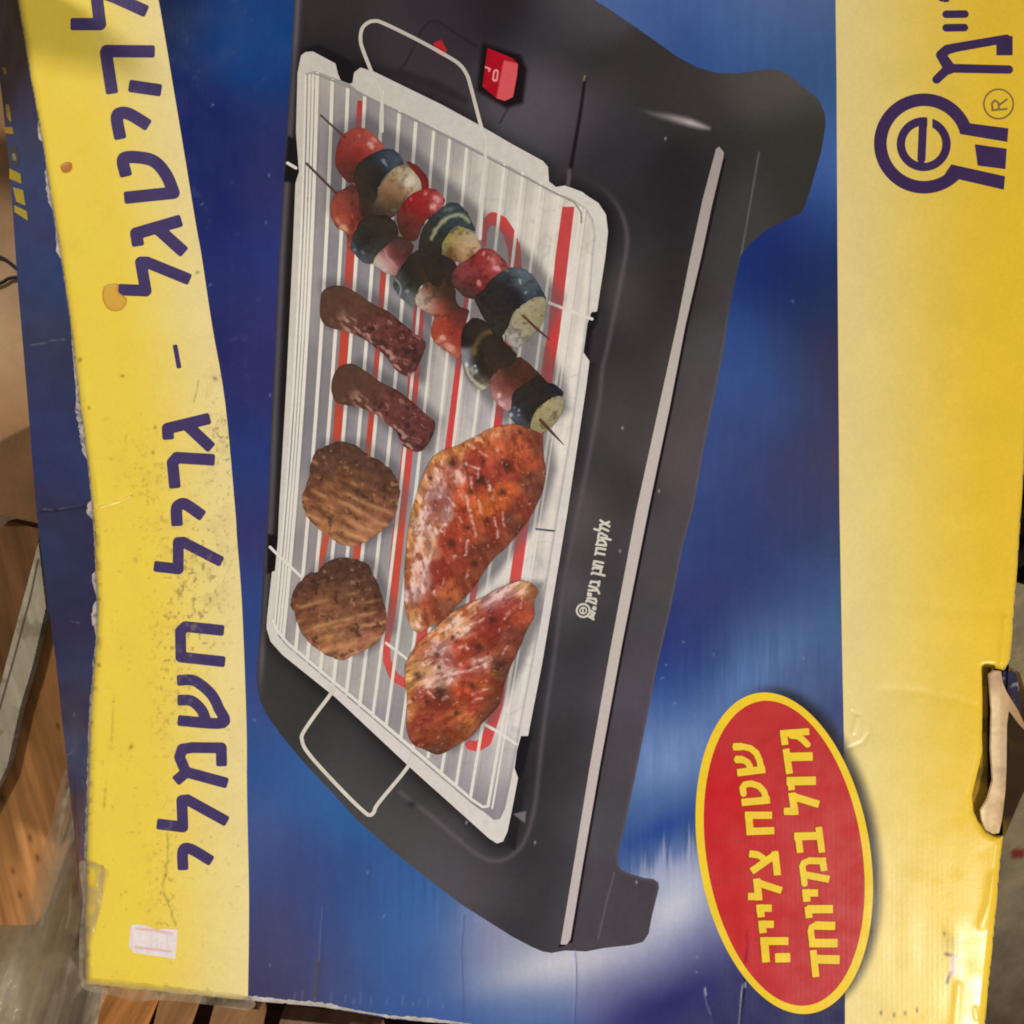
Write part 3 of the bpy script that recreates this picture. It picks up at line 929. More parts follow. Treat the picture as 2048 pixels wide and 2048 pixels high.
ring = minus(circ(1178, 1083, 378), circ(1178, 1083, 282), poly_sdf(e0([(1330, 1045), (1520, 985), (1700, 1100), (1700, 1330), (1400, 1255)])))
legs = union(poly_sdf(e0([(1415, 900), (1535, 932), (1815, 968), (1806, 1072), (1450, 1012)])), poly_sdf(e0([(1383, 1240), (1790, 1330), (1780, 1432), (1400, 1345), (1330, 1320)])))
sq = poly_sdf(e0([(1560, 1088), (1802, 1122), (1792, 1277), (1582, 1250)]))
ee = union(minus(circ(1175, 1088, 204), circ(1175, 1088, 140), poly_sdf(e0([(1203, 1150), (1203, 860), (1240, 860), (1240, 960)]))), stroke_sdf([e0([(1170, 925, 62 * K), (1158, 1200, 62 * K)])]))
sheet('brand_emblem', union(ring, legs, sq, ee), flat(68, 51, 84, 0.06), 2, box, step=1.3)
regm = union(minus(circ(1740, 785, 118), circ(1740, 785, 104)), stroke_sdf([e0([(1692, 832), (1802, 822)]), e0([(1695, 830), (1690, 780), (1712, 757), (1738, 775), (1744, 825)]), e0([(1742, 795), (1802, 750)])], 16 * K))
sheet('registered_mark', regm, flat(136, 110, 64, 0.05), 2, box, step=0.9)
mem = union(stroke_sdf([e0([(1272, 600, 17), (1365, 512, 19)])]),
            stroke_sdf([e0([(1370, 515, 24), (1305, 415, 20), (1350, 375, 20), (1420, 358, 18), (1800, 292, 17)])]),
            butt_sdf([(31, e0([(1785, 275), (1785, 415)]))]),
            stroke_sdf([e0([(1385, 515, 18), (1818, 525, 17)])]),
            stroke_sdf([e0([(1345, 210), (1482, 208)]), e0([(1345, 108), (1486, 106)]), e0([(1310, -18), (1345, -12)])], 15.5))
sheet('brand_lettering', mem, flat(66, 50, 80, 0.06), 2, box, step=1.3)

# ================================================================== PRINTED GRILL
BODY = [(590, -50), (589, 0), (576, 230), (558, 512), (546, 777), (536, 1024), (528, 1117), (520, 1262), (514, 1330), (514, 1365), (519, 1400), (533, 1429), (565, 1474), (612, 1530), (660, 1581),
        (713, 1639), (777, 1695), (843, 1748), (923, 1809), (1024, 1873), (1064, 1894), (1085, 1903), (1103, 1906), (1130, 1901), (1172, 1903), (1209, 1896), (1262, 1890), (1286, 1884), (1297, 1868),
        (1305, 1827), (1318, 1776), (1317, 1765), (1307, 1758), (1289, 1756), (1262, 1748), (1244, 1741), (1236, 1730), (1235, 1711), (1247, 1663), (1260, 1602), (1274, 1536), (1289, 1461), (1315, 1329),
        (1342, 1215), (1366, 1090), (1386, 1018), (1413, 870), (1443, 724), (1461, 605), (1482, 510), (1498, 489), (1536, 458), (1576, 438), (1600, 428), (1610, 412), (1623, 371), (1642, 305), (1651, 252),
        (1650, 228), (1639, 201), (1615, 180), (1576, 148), (1552, 139), (1536, 138), (1474, 147), (1435, 146), (1395, 135), (1355, 114), (1315, 85), (1262, 48), (1223, 21), (1194, 3), (1120, -50)]
body_sdf = poly_sdf(BODY)
RIM = [(602, 111), (611, 104), (626, 103), (671, 127), (676, 148), (684, 166), (690, 169), (705, 166), (708, 145), (721, 135), (750, 144), (803, 170), (883, 209), (962, 252), (1024, 288), (1086, 322), (1096, 334), (1098, 363), (1112, 374), (1130, 371), (1165, 384),
       (1172, 390), (1197, 406), (1212, 429), (1216, 464), (1211, 512), (1194, 623), (1183, 624), (1172, 655), (1167, 705), (1179, 722), (1172, 777), (1135, 1024), (1084, 1329), (1056, 1472), (1042, 1472), (1034, 1500), (1029, 1536), (1036, 1556),
       (1024, 1620), (1015, 1663), (1006, 1683), (994, 1687), (978, 1677), (936, 1639), (830, 1544), (671, 1395), (565, 1310), (541, 1283), (533, 1257), (534, 1236), (544, 1143), (550, 1142), (556, 1077), (558, 1024), (573, 764), (585, 512),
       (591, 366), (598, 344), (592, 265), (595, 146)]
rim_sdf = poly_sdf(RIM)
RIDGE = curve([(1140, 336), (1180, 358), (1215, 385), (1240, 420), (1253, 462), (1252, 505), (1236, 590), (1222, 660), (1214, 700), (1205, 735), (1200, 790), (1188, 860), (1165, 980), (1130, 1150), (1110, 1300), (1088, 1450), (1078, 1540), (1068, 1620), (1050, 1680), (1022, 1712), (992, 1722), (960, 1712), (918, 1680), (860, 1630), (800, 1585)], False, 5)
GB = [(650, 30, 62, 54, 53), (750, 100, 66, 58, 60), (610, 60, 58, 53, 54), (900, 60, 60, 52, 57), (1000, 30, 48, 42, 45), (1100, 60, 66, 60, 64), (1150, 40, 84, 78, 80), (1060, 100, 48, 44, 47), (1150, 130, 52, 47, 46),
      (1090, 200, 88, 80, 86), (1050, 160, 90, 83, 87), (1030, 250, 84, 80, 84), (930, 230, 66, 58, 62), (870, 180, 68, 60, 63), (800, 130, 66, 59, 62), (1100, 280, 78, 72, 76), (1130, 240, 82, 73, 78), (1180, 210, 78, 70, 74), (1200, 300, 60, 55, 60), (1250, 260, 62, 57, 60), (1250, 330, 56, 52, 55),
      (1300, 170, 62, 57, 54), (1400, 200, 66, 60, 59), (1500, 170, 82, 76, 71), (1560, 180, 92, 84, 80), (1580, 260, 62, 60, 53), (1550, 300, 62, 58, 55), (1500, 400, 70, 66, 63), (1600, 370, 60, 58, 53), (1380, 400, 52, 48, 50), (1450, 450, 72, 68, 68),
      (1440, 300, 58, 54, 54), (1300, 420, 56, 52, 54), (1360, 350, 46, 42, 43), (1340, 450, 46, 41, 42), (1200, 360, 60, 54, 56), (1280, 490, 70, 65, 66), (1230, 440, 52, 47, 48),
      (1250, 600, 80, 74, 73), (1340, 560, 54, 47, 46), (1320, 640, 60, 54, 52), (1200, 760, 62, 56, 57), (1220, 800, 84, 76, 75), (1260, 850, 76, 70, 67), (1290, 780, 66, 60, 57), (1155, 900, 70, 64, 66), (1140, 1040, 110, 98, 100), (1160, 1060, 84, 77, 78), (1200, 1100, 70, 64, 65), (1240, 1000, 66, 60, 59),
      (1110, 1200, 104, 93, 97), (1150, 1250, 68, 64, 66), (1180, 1300, 62, 58, 60), (1090, 1370, 72, 67, 71), (1130, 1500, 64, 60, 61), (1060, 1560, 52, 48, 50), (1100, 1600, 70, 66, 68), (1080, 1720, 68, 64, 67), (1070, 1800, 62, 60, 61), (1040, 1700, 56, 52, 54),
      (1440, 560, 74, 68, 68), (1400, 700, 84, 78, 79), (1370, 800, 88, 79, 80), (1350, 900, 92, 82, 83), (1330, 1100, 84, 78, 77), (1310, 1080, 88, 78, 84), (1280, 1300, 82, 76, 79), (1250, 1350, 92, 82, 92), (1240, 1500, 84, 76, 83), (1200, 1650, 88, 82, 85), (1230, 1600, 80, 74, 77), (1180, 1800, 84, 76, 81), (1150, 1850, 82, 74, 79),
      (1260, 1820, 80, 72, 77), (1280, 1790, 76, 70, 75), (1240, 1860, 80, 72, 76), (540, 1330, 66, 62, 60), (560, 1400, 74, 70, 67), (600, 1450, 68, 66, 63), (590, 1370, 60, 57, 55), (640, 1400, 58, 56, 55), (700, 1550, 82, 80, 79), (720, 1600, 80, 78, 76), (750, 1480, 62, 58, 59), (690, 1470, 74, 70, 71), (800, 1600, 88, 83, 84), (800, 1540, 60, 55, 56), (850, 1670, 88, 84, 83),
      (900, 1660, 92, 85, 88), (900, 1740, 92, 86, 90), (960, 1740, 94, 86, 90), (1000, 1770, 84, 77, 80), (860, 1590, 62, 56, 55), (940, 1665, 62, 58, 57), (1000, 1710, 62, 56, 58), (1040, 1850, 64, 62, 64), (760, 1660, 84, 80, 76), (575, 400, 62, 57, 57), (562, 700, 60, 55, 56), (550, 1000, 66, 62, 62), (570, 150, 66, 60, 62), (660, 120, 44, 39, 41), (690, 145, 42, 38, 42), (640, 95, 52, 46, 48), (1150, 360, 60, 54, 56), (1185, 680, 56, 50, 53)]


def paint_body(X, Y):
    c = ctrl(X, Y, GB, 44) * np.array([0.97, 0.98, 0.98])
    c = lay(c, (92, 85, 90), blob(X, Y, 1085, 190, 70, 90) * 0.5 + blob(X, Y, 1000, 230, 60, 40) * 0.3)
    # pale bevel on the left side
    lx = np.interp(Y, [-50, 0, 230, 512, 777, 1024, 1262, 1360], [590, 589, 576, 558, 546, 536, 520, 514])
    d = X - lx
    c = lay(c, (112, 103, 106), np.exp(-((d - 7) / 6.0) ** 2) * smooth(1420, 1300, Y) * 0.75)
    c = lay(c, (46, 42, 42), np.exp(-((d - 21) / 6.0) ** 2) * smooth(1300, 1200, Y) * smooth(60, 200, Y) * 0.6)
    # moulded ridge round the tray
    dr = stroke_sdf([list(map(tuple, RIDGE))], 0.0)(X, Y)
    c = lay(c, (112, 100, 104), np.exp(-(dr / 5.0) ** 2) * 0.55 * smooth(340, 450, Y))
    # dark well just outside the rim
    ds = rim_sdf(X, Y)
    c = c * (1 - 0.22 * np.exp(-(np.maximum(ds, 0) / 18.0) ** 2))[..., None]
    # seams
    c = lay(c, (38, 31, 34), band(X, Y, [[(1171, 152, 6), (1160, 230, 7), (1140, 345, 8)]], None, 2) * 0.9)
    c = lay(c, (150, 140, 120), band(X, Y, [[(1170, 152), (1168, 160)]], 4, 2) * 0.8)
    c = lay(c, (120, 108, 112), band(X, Y, [[(1139, 340), (1136, 372)]], 8, 3) * 0.6)
    c = lay(c, (222, 206, 200), band(X, Y, [[(1275, 216, 1), (1300, 226, 6), (1345, 236, 12), (1380, 245, 13), (1405, 253, 8), (1418, 257, 2)]], None, 7) * np.clip((X - 1270) / 110, 0, 1) * 0.75)
    c = lay(c, (126, 116, 108), band(X, Y, [[(1518, 305), (1500, 410), (1482, 512)]], 2.5, 2) * 0.8)
    c = lay(c, (118, 110, 114), band(X, Y, [[(1229, 1745), (1214, 1800), (1196, 1878)]], 2.5, 2) * 0.7)
    for p in ([(811, 127), (843, 61), (858, 44), (875, 42), (952, 93)], [(811, 127), (800, 138)], [(1020, 210), (1000, 245)]):
        c = lay(c, (42, 36, 40), band(X, Y, [p], 4, 2.5) * 0.6)
    c = lay(c, (44, 38, 40), band(X, Y, [[(745, 138, 4), (800, 146, 14), (870, 170, 22), (930, 200, 12)]], None, 8) * 0.55)
    c = lay(c, (36, 31, 34), 1 - smooth(-4, 8, poly_sdf([(966, 88), (1040, 112), (1052, 140), (1044, 205), (1012, 214), (955, 180)])(X, Y)))
    for q in ([(576, 272), (600, 283), (600, 345), (592, 366), (568, 362)], [(536, 1068), (558, 1074), (553, 1142), (534, 1147)], [(608, 98), (640, 90), (702, 122), (712, 142), (706, 170), (688, 174), (674, 150), (669, 128), (626, 104)]):
        c = lay(c, (36, 32, 34), 1 - smooth(-3, 4, poly_sdf(q)(X, Y)))
    # right-hand clips and moulded steps of the front face
    c = lay(c, (60, 54, 57), 1 - smooth(-3, 3, poly_sdf([(1196, 628), (1212, 622), (1206, 690), (1202, 730), (1180, 722), (1186, 660)])(X, Y)))
    c = lay(c, (40, 36, 40), 1 - smooth(-2, 3, poly_sdf([(1183, 624), (1197, 622), (1194, 646), (1182, 665), (1176, 704), (1166, 706), (1172, 655)])(X, Y)))
    c = lay(c, (38, 35, 38), 1 - smooth(-2, 3, poly_sdf([(1042, 1472), (1062, 1470), (1048, 1540), (1040, 1560), (1029, 1536)])(X, Y)))
    c = lay(c, (44, 41, 44), 1 - smooth(-2, 3, poly_sdf([(1034, 1566), (1050, 1560), (1044, 1610), (1030, 1700), (1012, 1690), (1024, 1620)])(X, Y)))
    c = lay(c, (120, 112, 112), 1 - smooth(-2, 2, poly_sdf([(1026, 1628), (1052, 1622), (1050, 1646)])(X, Y)))
    c = lay(c, (52, 48, 52), blob(X, Y, 824, 1608, 9, 7) * 0.8)
    c = lay(c, (30, 27, 29), 1 - smooth(-1, 3, np.abs(rim_sdf(X, Y))) * 1.0)
    c = lay(c, (104, 96, 100), np.exp(-((body_sdf(X, Y) + 2) / 2.5) ** 2) * 0.5 * smooth(560, 700, Y) * smooth(1200, 1260, X) * smooth(1850, 1750, Y))
    c = c * (1 + 0.02 * fbm(X, Y, 12, 3, 91))[..., None]
    for x, y in [(1070, 1685), (1245, 856), (1240, 1102), (1318, 982), (1331, 277), (1273, 1764), (933, 1645)]:
        c = lay(c, (190, 184, 180), blob(X, Y, x, y, 1.8, 3.5) * 0.8)
    return c


grill = sheet('printed_grill', body_sdf, paint_body, 1, box, step=2.0)

# silver trim
strip = [(1432, 298), (1438, 293), (1448, 305), (1446, 318), (1424, 410), (1403, 512), (1371, 650), (1339, 817), (1296, 1024), (1244, 1289), (1199, 1536), (1167, 1721), (1141, 1878), (1134, 1889), (1121, 1889),
         (1151, 1708), (1179, 1536), (1220, 1302), (1272, 1024), (1323, 790), (1355, 644), (1381, 512), (1405, 400)]
sheet('dark_groove', stroke_sdf([[(1449, 318, 5), (1406, 512, 6), (1374, 650, 6), (1342, 817, 6), (1299, 1024, 6), (1247, 1289, 5), (1202, 1536, 5), (1170, 1721, 5), (1143, 1882, 6), (1120, 1892, 6)]]), flat(42, 34, 38), 2, grill, step=2)
sheet('trim_strip', poly_sdf(strip), lambda X, Y: ctrl(X, Y, [(1430, 330, 160, 148, 142), (1390, 512, 178, 166, 156), (1340, 760, 192, 180, 168), (1290, 1000, 200, 184, 176), (1240, 1250, 198, 186, 172), (1190, 1536, 200, 184, 176), (1140, 1800, 196, 182, 176)], 120), 3, grill, step=2)

# tray
sheet('tray_rim', rim_sdf, lambda X, Y: ctrl(X, Y, [(620, 120, 206, 196, 182), (605, 300, 206, 196, 180), (800, 180, 206, 196, 184), (1000, 290, 212, 202, 190), (1180, 420, 220, 210, 196), (1200, 520, 224, 214, 200), (1150, 800, 226, 216, 203), (1100, 1100, 228, 216, 206),
                                         (1050, 1400, 226, 216, 206), (1000, 1660, 228, 218, 206), (900, 1600, 226, 214, 204), (700, 1410, 228, 216, 206), (560, 1290, 224, 214, 202), (545, 1200, 218, 208, 194), (570, 900, 216, 206, 192), (590, 500, 212, 202, 186)], 90)
      * (1 + 0.03 * fbm(X, Y, 12, 3, 93))[..., None] * 0.975, 2, grill, step=2)

INNER = [(612, 146), (632, 142), (700, 168), (720, 186), (800, 222), (1015, 330), (1110, 384), (1150, 400), (1172, 416), (1187, 438), (1192, 470), (1187, 512), (1179, 618), (1146, 856), (1118, 1024), (1081, 1249), (1048, 1421), (1022, 1560), (1010, 1618), (1000, 1638), (988, 1640), (973, 1628), (945, 1606), (850, 1520), (700, 1390), (580, 1292), (553, 1264), (546, 1244), (556, 1150), (575, 960), (590, 780), (602, 512), (608, 320)]
inner_sdf = poly_sdf(INNER)
TRAY = [(620, 200, 200, 190, 178), (650, 250, 165, 156, 157), (700, 300, 170, 160, 159), (780, 330, 170, 162, 164), (850, 300, 185, 176, 173), (900, 400, 200, 190, 179), (950, 450, 205, 196, 186), (1000, 380, 200, 192, 183), (1080, 450, 215, 205, 193), (1140, 600, 222, 212, 201),
        (600, 600, 205, 195, 183), (660, 600, 160, 154, 160), (720, 600, 165, 158, 163), (780, 600, 175, 168, 170), (650, 750, 160, 154, 157), (700, 700, 168, 160, 162), (780, 780, 178, 170, 172), (640, 900, 156, 151, 154), (760, 900, 180, 172, 174), (840, 800, 200, 192, 187), (880, 800, 215, 206, 197),
        (960, 780, 190, 182, 182), (990, 750, 222, 212, 201), (1100, 800, 225, 216, 205), (600, 1000, 190, 180, 171), (620, 1100, 175, 166, 164), (560, 1180, 200, 192, 185), (600, 1250, 185, 178, 173), (700, 1100, 165, 158, 162), (760, 1150, 185, 178, 176), (820, 1200, 190, 184, 179), (740, 1330, 200, 192, 185),
        (640, 1320, 230, 220, 209), (700, 1380, 215, 206, 197), (800, 1430, 170, 162, 166), (760, 1400, 190, 184, 183), (850, 1500, 200, 192, 187), (920, 1540, 170, 162, 167), (960, 1560, 160, 152, 158), (950, 1520, 200, 192, 187), (1000, 1180, 225, 215, 205), (1080, 1100, 218, 208, 199), (1030, 1350, 222, 214, 205), (980, 1540, 200, 192, 189), (990, 1600, 150, 142, 148), (1000, 1400, 222, 212, 205)]

# bars of the rack: (top, bottom)
TOPS = [(634, 156), (664, 170), (695, 186), (729, 201), (765, 186), (798, 233), (831, 254), (867, 270), (899, 286), (933, 305), (973, 283), (1008, 339), (1045, 355), (1081, 374), (1118, 395), (1161, 424)]
BOTS = [(566, 1278), (591, 1302), (614, 1323), (640, 1345), (666, 1371), (692, 1390), (719, 1411), (745, 1435), (772, 1453), (801, 1480), (825, 1501), (856, 1514), (883, 1544), (912, 1570), (941, 1594), (976, 1612)]
BARS = []
for k, (a, b) in enumerate(zip(TOPS, BOTS)):
    bow = 11 - 0.33 * k
    a = (a[0] + 0.5, a[1] - 9) if k not in (4, 10) else a
    ln = []
    for q in range(13):
        s = q / 12.0
        ln.append((a[0] + (b[0] - a[0]) * s + bow * 4 * s * (1 - s), a[1] + (b[1] - a[1]) * s))
    BARS.append(ln)
SIDEBARS = []
for a, b in (((611, 152), (549, 1246)), ((619, 150), (555, 1256)), ((626, 150), (560, 1266))):
    SIDEBARS.append([(a[0] + (b[0] - a[0]) * q / 12 + 11 * 4 * q / 12 * (1 - q / 12), a[1] + (b[1] - a[1]) * q / 12) for q in range(13)])

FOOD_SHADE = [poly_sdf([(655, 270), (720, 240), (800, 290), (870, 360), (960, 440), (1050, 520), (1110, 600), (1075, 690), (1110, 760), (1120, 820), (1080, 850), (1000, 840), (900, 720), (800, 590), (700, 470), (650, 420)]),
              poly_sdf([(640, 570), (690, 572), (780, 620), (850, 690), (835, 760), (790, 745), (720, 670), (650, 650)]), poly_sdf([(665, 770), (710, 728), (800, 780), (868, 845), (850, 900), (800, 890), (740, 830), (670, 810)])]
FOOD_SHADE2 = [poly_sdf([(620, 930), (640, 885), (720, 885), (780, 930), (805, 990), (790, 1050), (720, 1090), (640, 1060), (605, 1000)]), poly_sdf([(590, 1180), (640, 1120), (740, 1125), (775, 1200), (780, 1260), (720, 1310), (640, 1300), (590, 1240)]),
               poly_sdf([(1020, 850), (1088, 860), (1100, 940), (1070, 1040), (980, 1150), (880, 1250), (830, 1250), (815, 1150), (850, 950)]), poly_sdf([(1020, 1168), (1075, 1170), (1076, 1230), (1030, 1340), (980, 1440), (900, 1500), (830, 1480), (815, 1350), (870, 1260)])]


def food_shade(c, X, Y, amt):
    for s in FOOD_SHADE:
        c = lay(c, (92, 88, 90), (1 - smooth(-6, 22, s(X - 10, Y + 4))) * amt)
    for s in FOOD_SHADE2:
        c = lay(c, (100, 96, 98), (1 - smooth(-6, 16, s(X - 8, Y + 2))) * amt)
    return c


def paint_tray(X, Y):
    c = ctrl(X, Y, TRAY, 30) * np.array([1.03, 1.025, 1.01])
    c = 210 + (c - 210) * 1.12
    # faint streaks of reflected bars and soft stains on the metal
    u, v = rot(X, Y, 95)
    c = c * (1 + 0.02 * fbm(u / 9.0, v, 9, 3, 94) + 0.05 * fbm(X, Y, 40, 3, 95))[..., None]
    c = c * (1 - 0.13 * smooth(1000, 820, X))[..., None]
    n = fbm(X, Y, 55, 3, 98)
    c = lay(c, (150, 146, 160), np.exp(-((n - 0.12) / 0.05) ** 2) * 0.22)
    for ln in BARS:
        c = lay(c, (104, 98, 98), band(X, Y, [[(x + 6 + 0.012 * (x - 600), y) for x, y in ln]], 1.5, 2.5) * 0.35)
        c = lay(c, (140, 134, 138), band(X, Y, [[(x + 14 + 0.012 * (x - 600), y) for x, y in ln]], 12, 5) * 0.16)
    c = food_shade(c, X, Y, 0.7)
    c = lay(c, (142, 134, 138), np.exp(-((inner_sdf(X, Y) + 2) / 3.0) ** 2) * 0.45)
    c = lay(c, (106, 76, 50), smooth(0.3, 0.5, fbm(X, Y, 7, 2, 12)) * blob(X, Y, 612, 398, 20, 26) * 0.9)
    return c


sheet('tray', inner_sdf, paint_tray, 3, grill, step=2)

REDS = [[(722, 199, 14), (702, 512, 20), (676, 870, 21), (653, 1069, 14), (640, 1140, 12)],
        [(769, 520, 12), (755, 724, 14), (740, 888, 17), (717, 1088, 17), (710, 1140, 17)],
        [(840, 600, 22), (815, 900, 22), (801, 1024, 24), (781, 1223, 22), (773, 1285, 14), (774, 1322, 16), (788, 1354, 19), (815, 1369, 18)],
        [(968, 490, 9), (968, 462, 13), (974, 444, 20), (986, 437, 26), (1003, 445, 26), (1017, 464, 24), (1028, 495, 26), (1031, 540, 26), (1016, 690, 20), (998, 830, 17), (949, 1170, 15), (940, 1215, 14)],
        [(937, 575, 13), (920, 719, 15), (901, 888, 20), (870, 1120, 20), (843, 1275, 19), (832, 1330, 16)],
        [(1137, 412, 24), (1124, 512, 26), (1108, 660, 24), (1094, 750, 25), (1068, 920, 24), (1044, 1065, 22), (1032, 1150, 22), (1010, 1300, 22), (995, 1410, 22), (983, 1450, 22), (972, 1482, 22), (955, 1493, 21), (940, 1490, 19)]]
for k, r in enumerate(REDS):
    f = stroke_sdf([r])
    if k in (0, 5):
        f = inter(f, poly_sdf([(500, 201 if k == 0 else 408), (1200, 201 if k == 0 else 414), (1200, 1700), (500, 1700)]))

    def pr(X, Y):
        c = ctrl(X, Y, [(722, 220, 178, 66, 60), (700, 500, 188, 78, 68), (680, 800, 192, 78, 62), (840, 620, 190, 74, 68), (1000, 440, 198, 72, 68), (1120, 500, 196, 76, 74), (1090, 780, 204, 70, 66), (900, 850, 206, 76, 74), (800, 1100, 206, 82, 72), (1040, 1100, 212, 84, 80), (980, 1450, 214, 80, 76), (650, 1090, 198, 88, 72), (715, 1100, 192, 86, 54), (790, 1350, 210, 86, 80)], 60)
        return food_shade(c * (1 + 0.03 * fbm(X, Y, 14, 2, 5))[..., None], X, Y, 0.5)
    sheet('heating_element', f, pr, 4, grill, step=1.6)


def paint_bar(X, Y):
    c = ctrl(X, Y, [(700, 200, 222, 211, 192), (1000, 400, 226, 216, 200), (650, 600, 236, 226, 208), (900, 800, 228, 218, 202), (600, 1100, 230, 220, 205), (800, 1400, 232, 222, 208), (1000, 1200, 228, 218, 206)], 120)
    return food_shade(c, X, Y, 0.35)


for k, ln in enumerate(BARS):
    sheet('rack_bar', stroke_sdf([ln], 7.0 if k < 7 else 6.2), paint_bar, 5, grill, step=1.6)
for ln in SIDEBARS:
    sheet('rack_bar', stroke_sdf([ln], 4.6), paint_bar, 5, grill, step=1.6)
sheet('rack_bar', stroke_sdf([[(x + 8.5, y + 4) for x, y in BARS[-1]]], 4.2), paint_bar, 5, grill, step=1.6)
# rack frame wires and cross ties
sheet('rack_frame', stroke_sdf([[(630, 147), (700, 176), (860, 256), (1015, 336), (1110, 386), (1148, 404), (1162, 424), (1163, 446)]], 3.2), flat(150, 142, 132), 6, grill, step=1.6)
sheet('rack_frame', stroke_sdf([[(546, 1240), (552, 1258), (575, 1286), (700, 1390), (850, 1518), (945, 1600), (966, 1614), (976, 1612)]], 5.5), paint_bar, 6, grill, step=1.6)
sheet('frame_shadow', stroke_sdf([[(556, 1270), (574, 1291), (699, 1396), (848, 1524), (942, 1605), (962, 1619)]], 2.4), flat(150, 142, 140, 0.2, 20), 5, grill, step=1.6)
for p, w in (([(1098, 605), (1130, 618), (1142, 622), (1184, 638)], 6), ([(968, 1448), (1002, 1467), (1032, 1488)], 6), ([(540, 1094), (556, 1110), (603, 1154)], 5.5), ([(772, 1286), (817, 1320)], 5.5), ([(575, 286 + 40), (592, 336)], 6)):
    sheet('rack_tie', stroke_sdf([p], w), paint_bar, 6, grill, step=1.4)
sheet('rack_tie', stroke_sdf([[(1072, 1058), (1108, 1062)]], 4), flat(96, 90, 104), 6, grill, step=1.4)

hp = curve([(764, 262), (762, 186), (745, 148), (727, 103), (721, 80), (724, 58), (735, 46), (748, 42), (766, 46), (830, 77), (883, 106), (917, 127), (933, 148), (941, 172), (962, 252), (972, 284), (968, 345), (960, 477)], False, 5)
sheet('wire_handle', stroke_sdf([list(map(tuple, hp))], 7.2), lambda X, Y: ctrl(X, Y, [(740, 60, 200, 190, 170), (830, 80, 186, 177, 168), (940, 150, 196, 186, 170), (760, 200, 208, 198, 180), (965, 300, 212, 202, 188)], 50), 7, grill, step=1.3)
hp = curve([(666, 1376), (660, 1390), (630, 1430), (606, 1466), (604, 1480), (612, 1500), (642, 1536), (697, 1594), (730, 1625), (740, 1630), (748, 1624), (757, 1606), (814, 1536), (824, 1510)], False, 5)
sheet('wire_handle', stroke_sdf([list(map(tuple, hp))], 7.4), flat(220, 210, 190, 0.05, 30), 7, grill, step=1.3)

# rocker switch and pilot lamp
sw = sheet('rocker_switch', poly_sdf([(975, 96), (1024, 116), (1036, 128), (1034, 152), (1026, 194), (1010, 202), (994, 197), (965, 173)]), lambda X, Y: lay(flat(172, 30, 42, 0.08, 14)(X, Y), (214, 88, 92), 1 - smooth(-2, 3, poly_sdf([(1008, 121), (1037, 128), (1034, 152), (1026, 194), (1010, 202), (993, 197), (1000, 160)])(X, Y))), 2, grill, step=1.3)
sheet('switch_mark', union(stroke_sdf([[(971, 134), (980, 138), (978, 142)]], 3.5), minus(stroke_sdf([[(992, 144, 11), (990, 158, 11)]]), stroke_sdf([[(992, 145, 4.5), (990, 157, 4.5)]]))), flat(226, 150, 146), 3, sw, step=0.8)
sheet('pilot_lamp', poly_sdf([(867, 86), (882, 79), (894, 100), (888, 114), (872, 106)]), flat(178, 44, 52, 0.1, 10), 2, grill, step=1.3)

# small white maker's line on the front face
sz = lambda p: T(1130, 1030, p, 110.0)
s2 = lambda p: T(1130, 1130, p, 110.0)
small = [sz([(1245, 190), (1400, 300), (1560, 400)]), sz([(1235, 350), (1400, 300), (1550, 245)]), sz([(1035, 490), (1215, 545), (1240, 430), (1520, 555)]),
         sz([(1165, 830), (1190, 650), (1280, 640), (1470, 750)]), sz([(1265, 790), (1600, 868)]), sz([(1140, 970), (1155, 895), (1330, 885), (1420, 970), (1440, 1075), (1100, 1035)]),
         sz([(1095, 1270), (1110, 1155), (1415, 1205)]), sz([(1060, 1385), (1085, 1325), (1385, 1390)]), sz([(1340, 1682), (1030, 1620), (1000, 1745), (1310, 1820)]),
         s2([(970, 140), (1000, 90), (1275, 130), (1245, 265)]), s2([(935, 310), (965, 270), (1385, 368)]), s2([(900, 640), (915, 580), (1180, 610), (1170, 740)]), s2([(1205, 580), (1180, 735)]),
         s2([(850, 735), (1110, 815), (1200, 1000)]), s2([(830, 885), (1130, 895)]), s2([(815, 990), (915, 1025)]), s2([(810, 1055), (900, 1080)]),
         s2([(745, 1285), (790, 1240), (800, 1160), (1080, 1195), (1095, 1280)]), s2([(790, 1245), (1085, 1365)]), s2([(860, 1590), (1040, 1690)]), s2([(790, 1775), (1000, 1905)])]
k2 = 110 / 1932.0
sring = union(minus(circ(640, 1600, 262, s2, k2), circ(640, 1600, 190, s2, k2)), minus(circ(640, 1600, 138, s2, k2), circ(640, 1600, 86, s2, k2)), circ(1030, 1520, 80, s2, k2), stroke_sdf([s2([(640, 1500), (625, 1700)])], 3.4),
              poly_sdf(s2([(890, 1680), (1040, 1740), (1020, 1850), (900, 1790)])))
sheet('maker_lettering', union(stroke_sdf(small, 4.6), sring), flat(214, 206, 188, 0.04), 3, grill, step=0.8)

# ================================================================== PRINTED FOOD
k1 = lambda p: T(640, 240, p, 260.0); kk2 = lambda p: T(680, 440, p, 260.0); k3 = lambda p: T(880, 400, p, 260.0); k4 = lambda p: T(860, 620, p, 280.0)


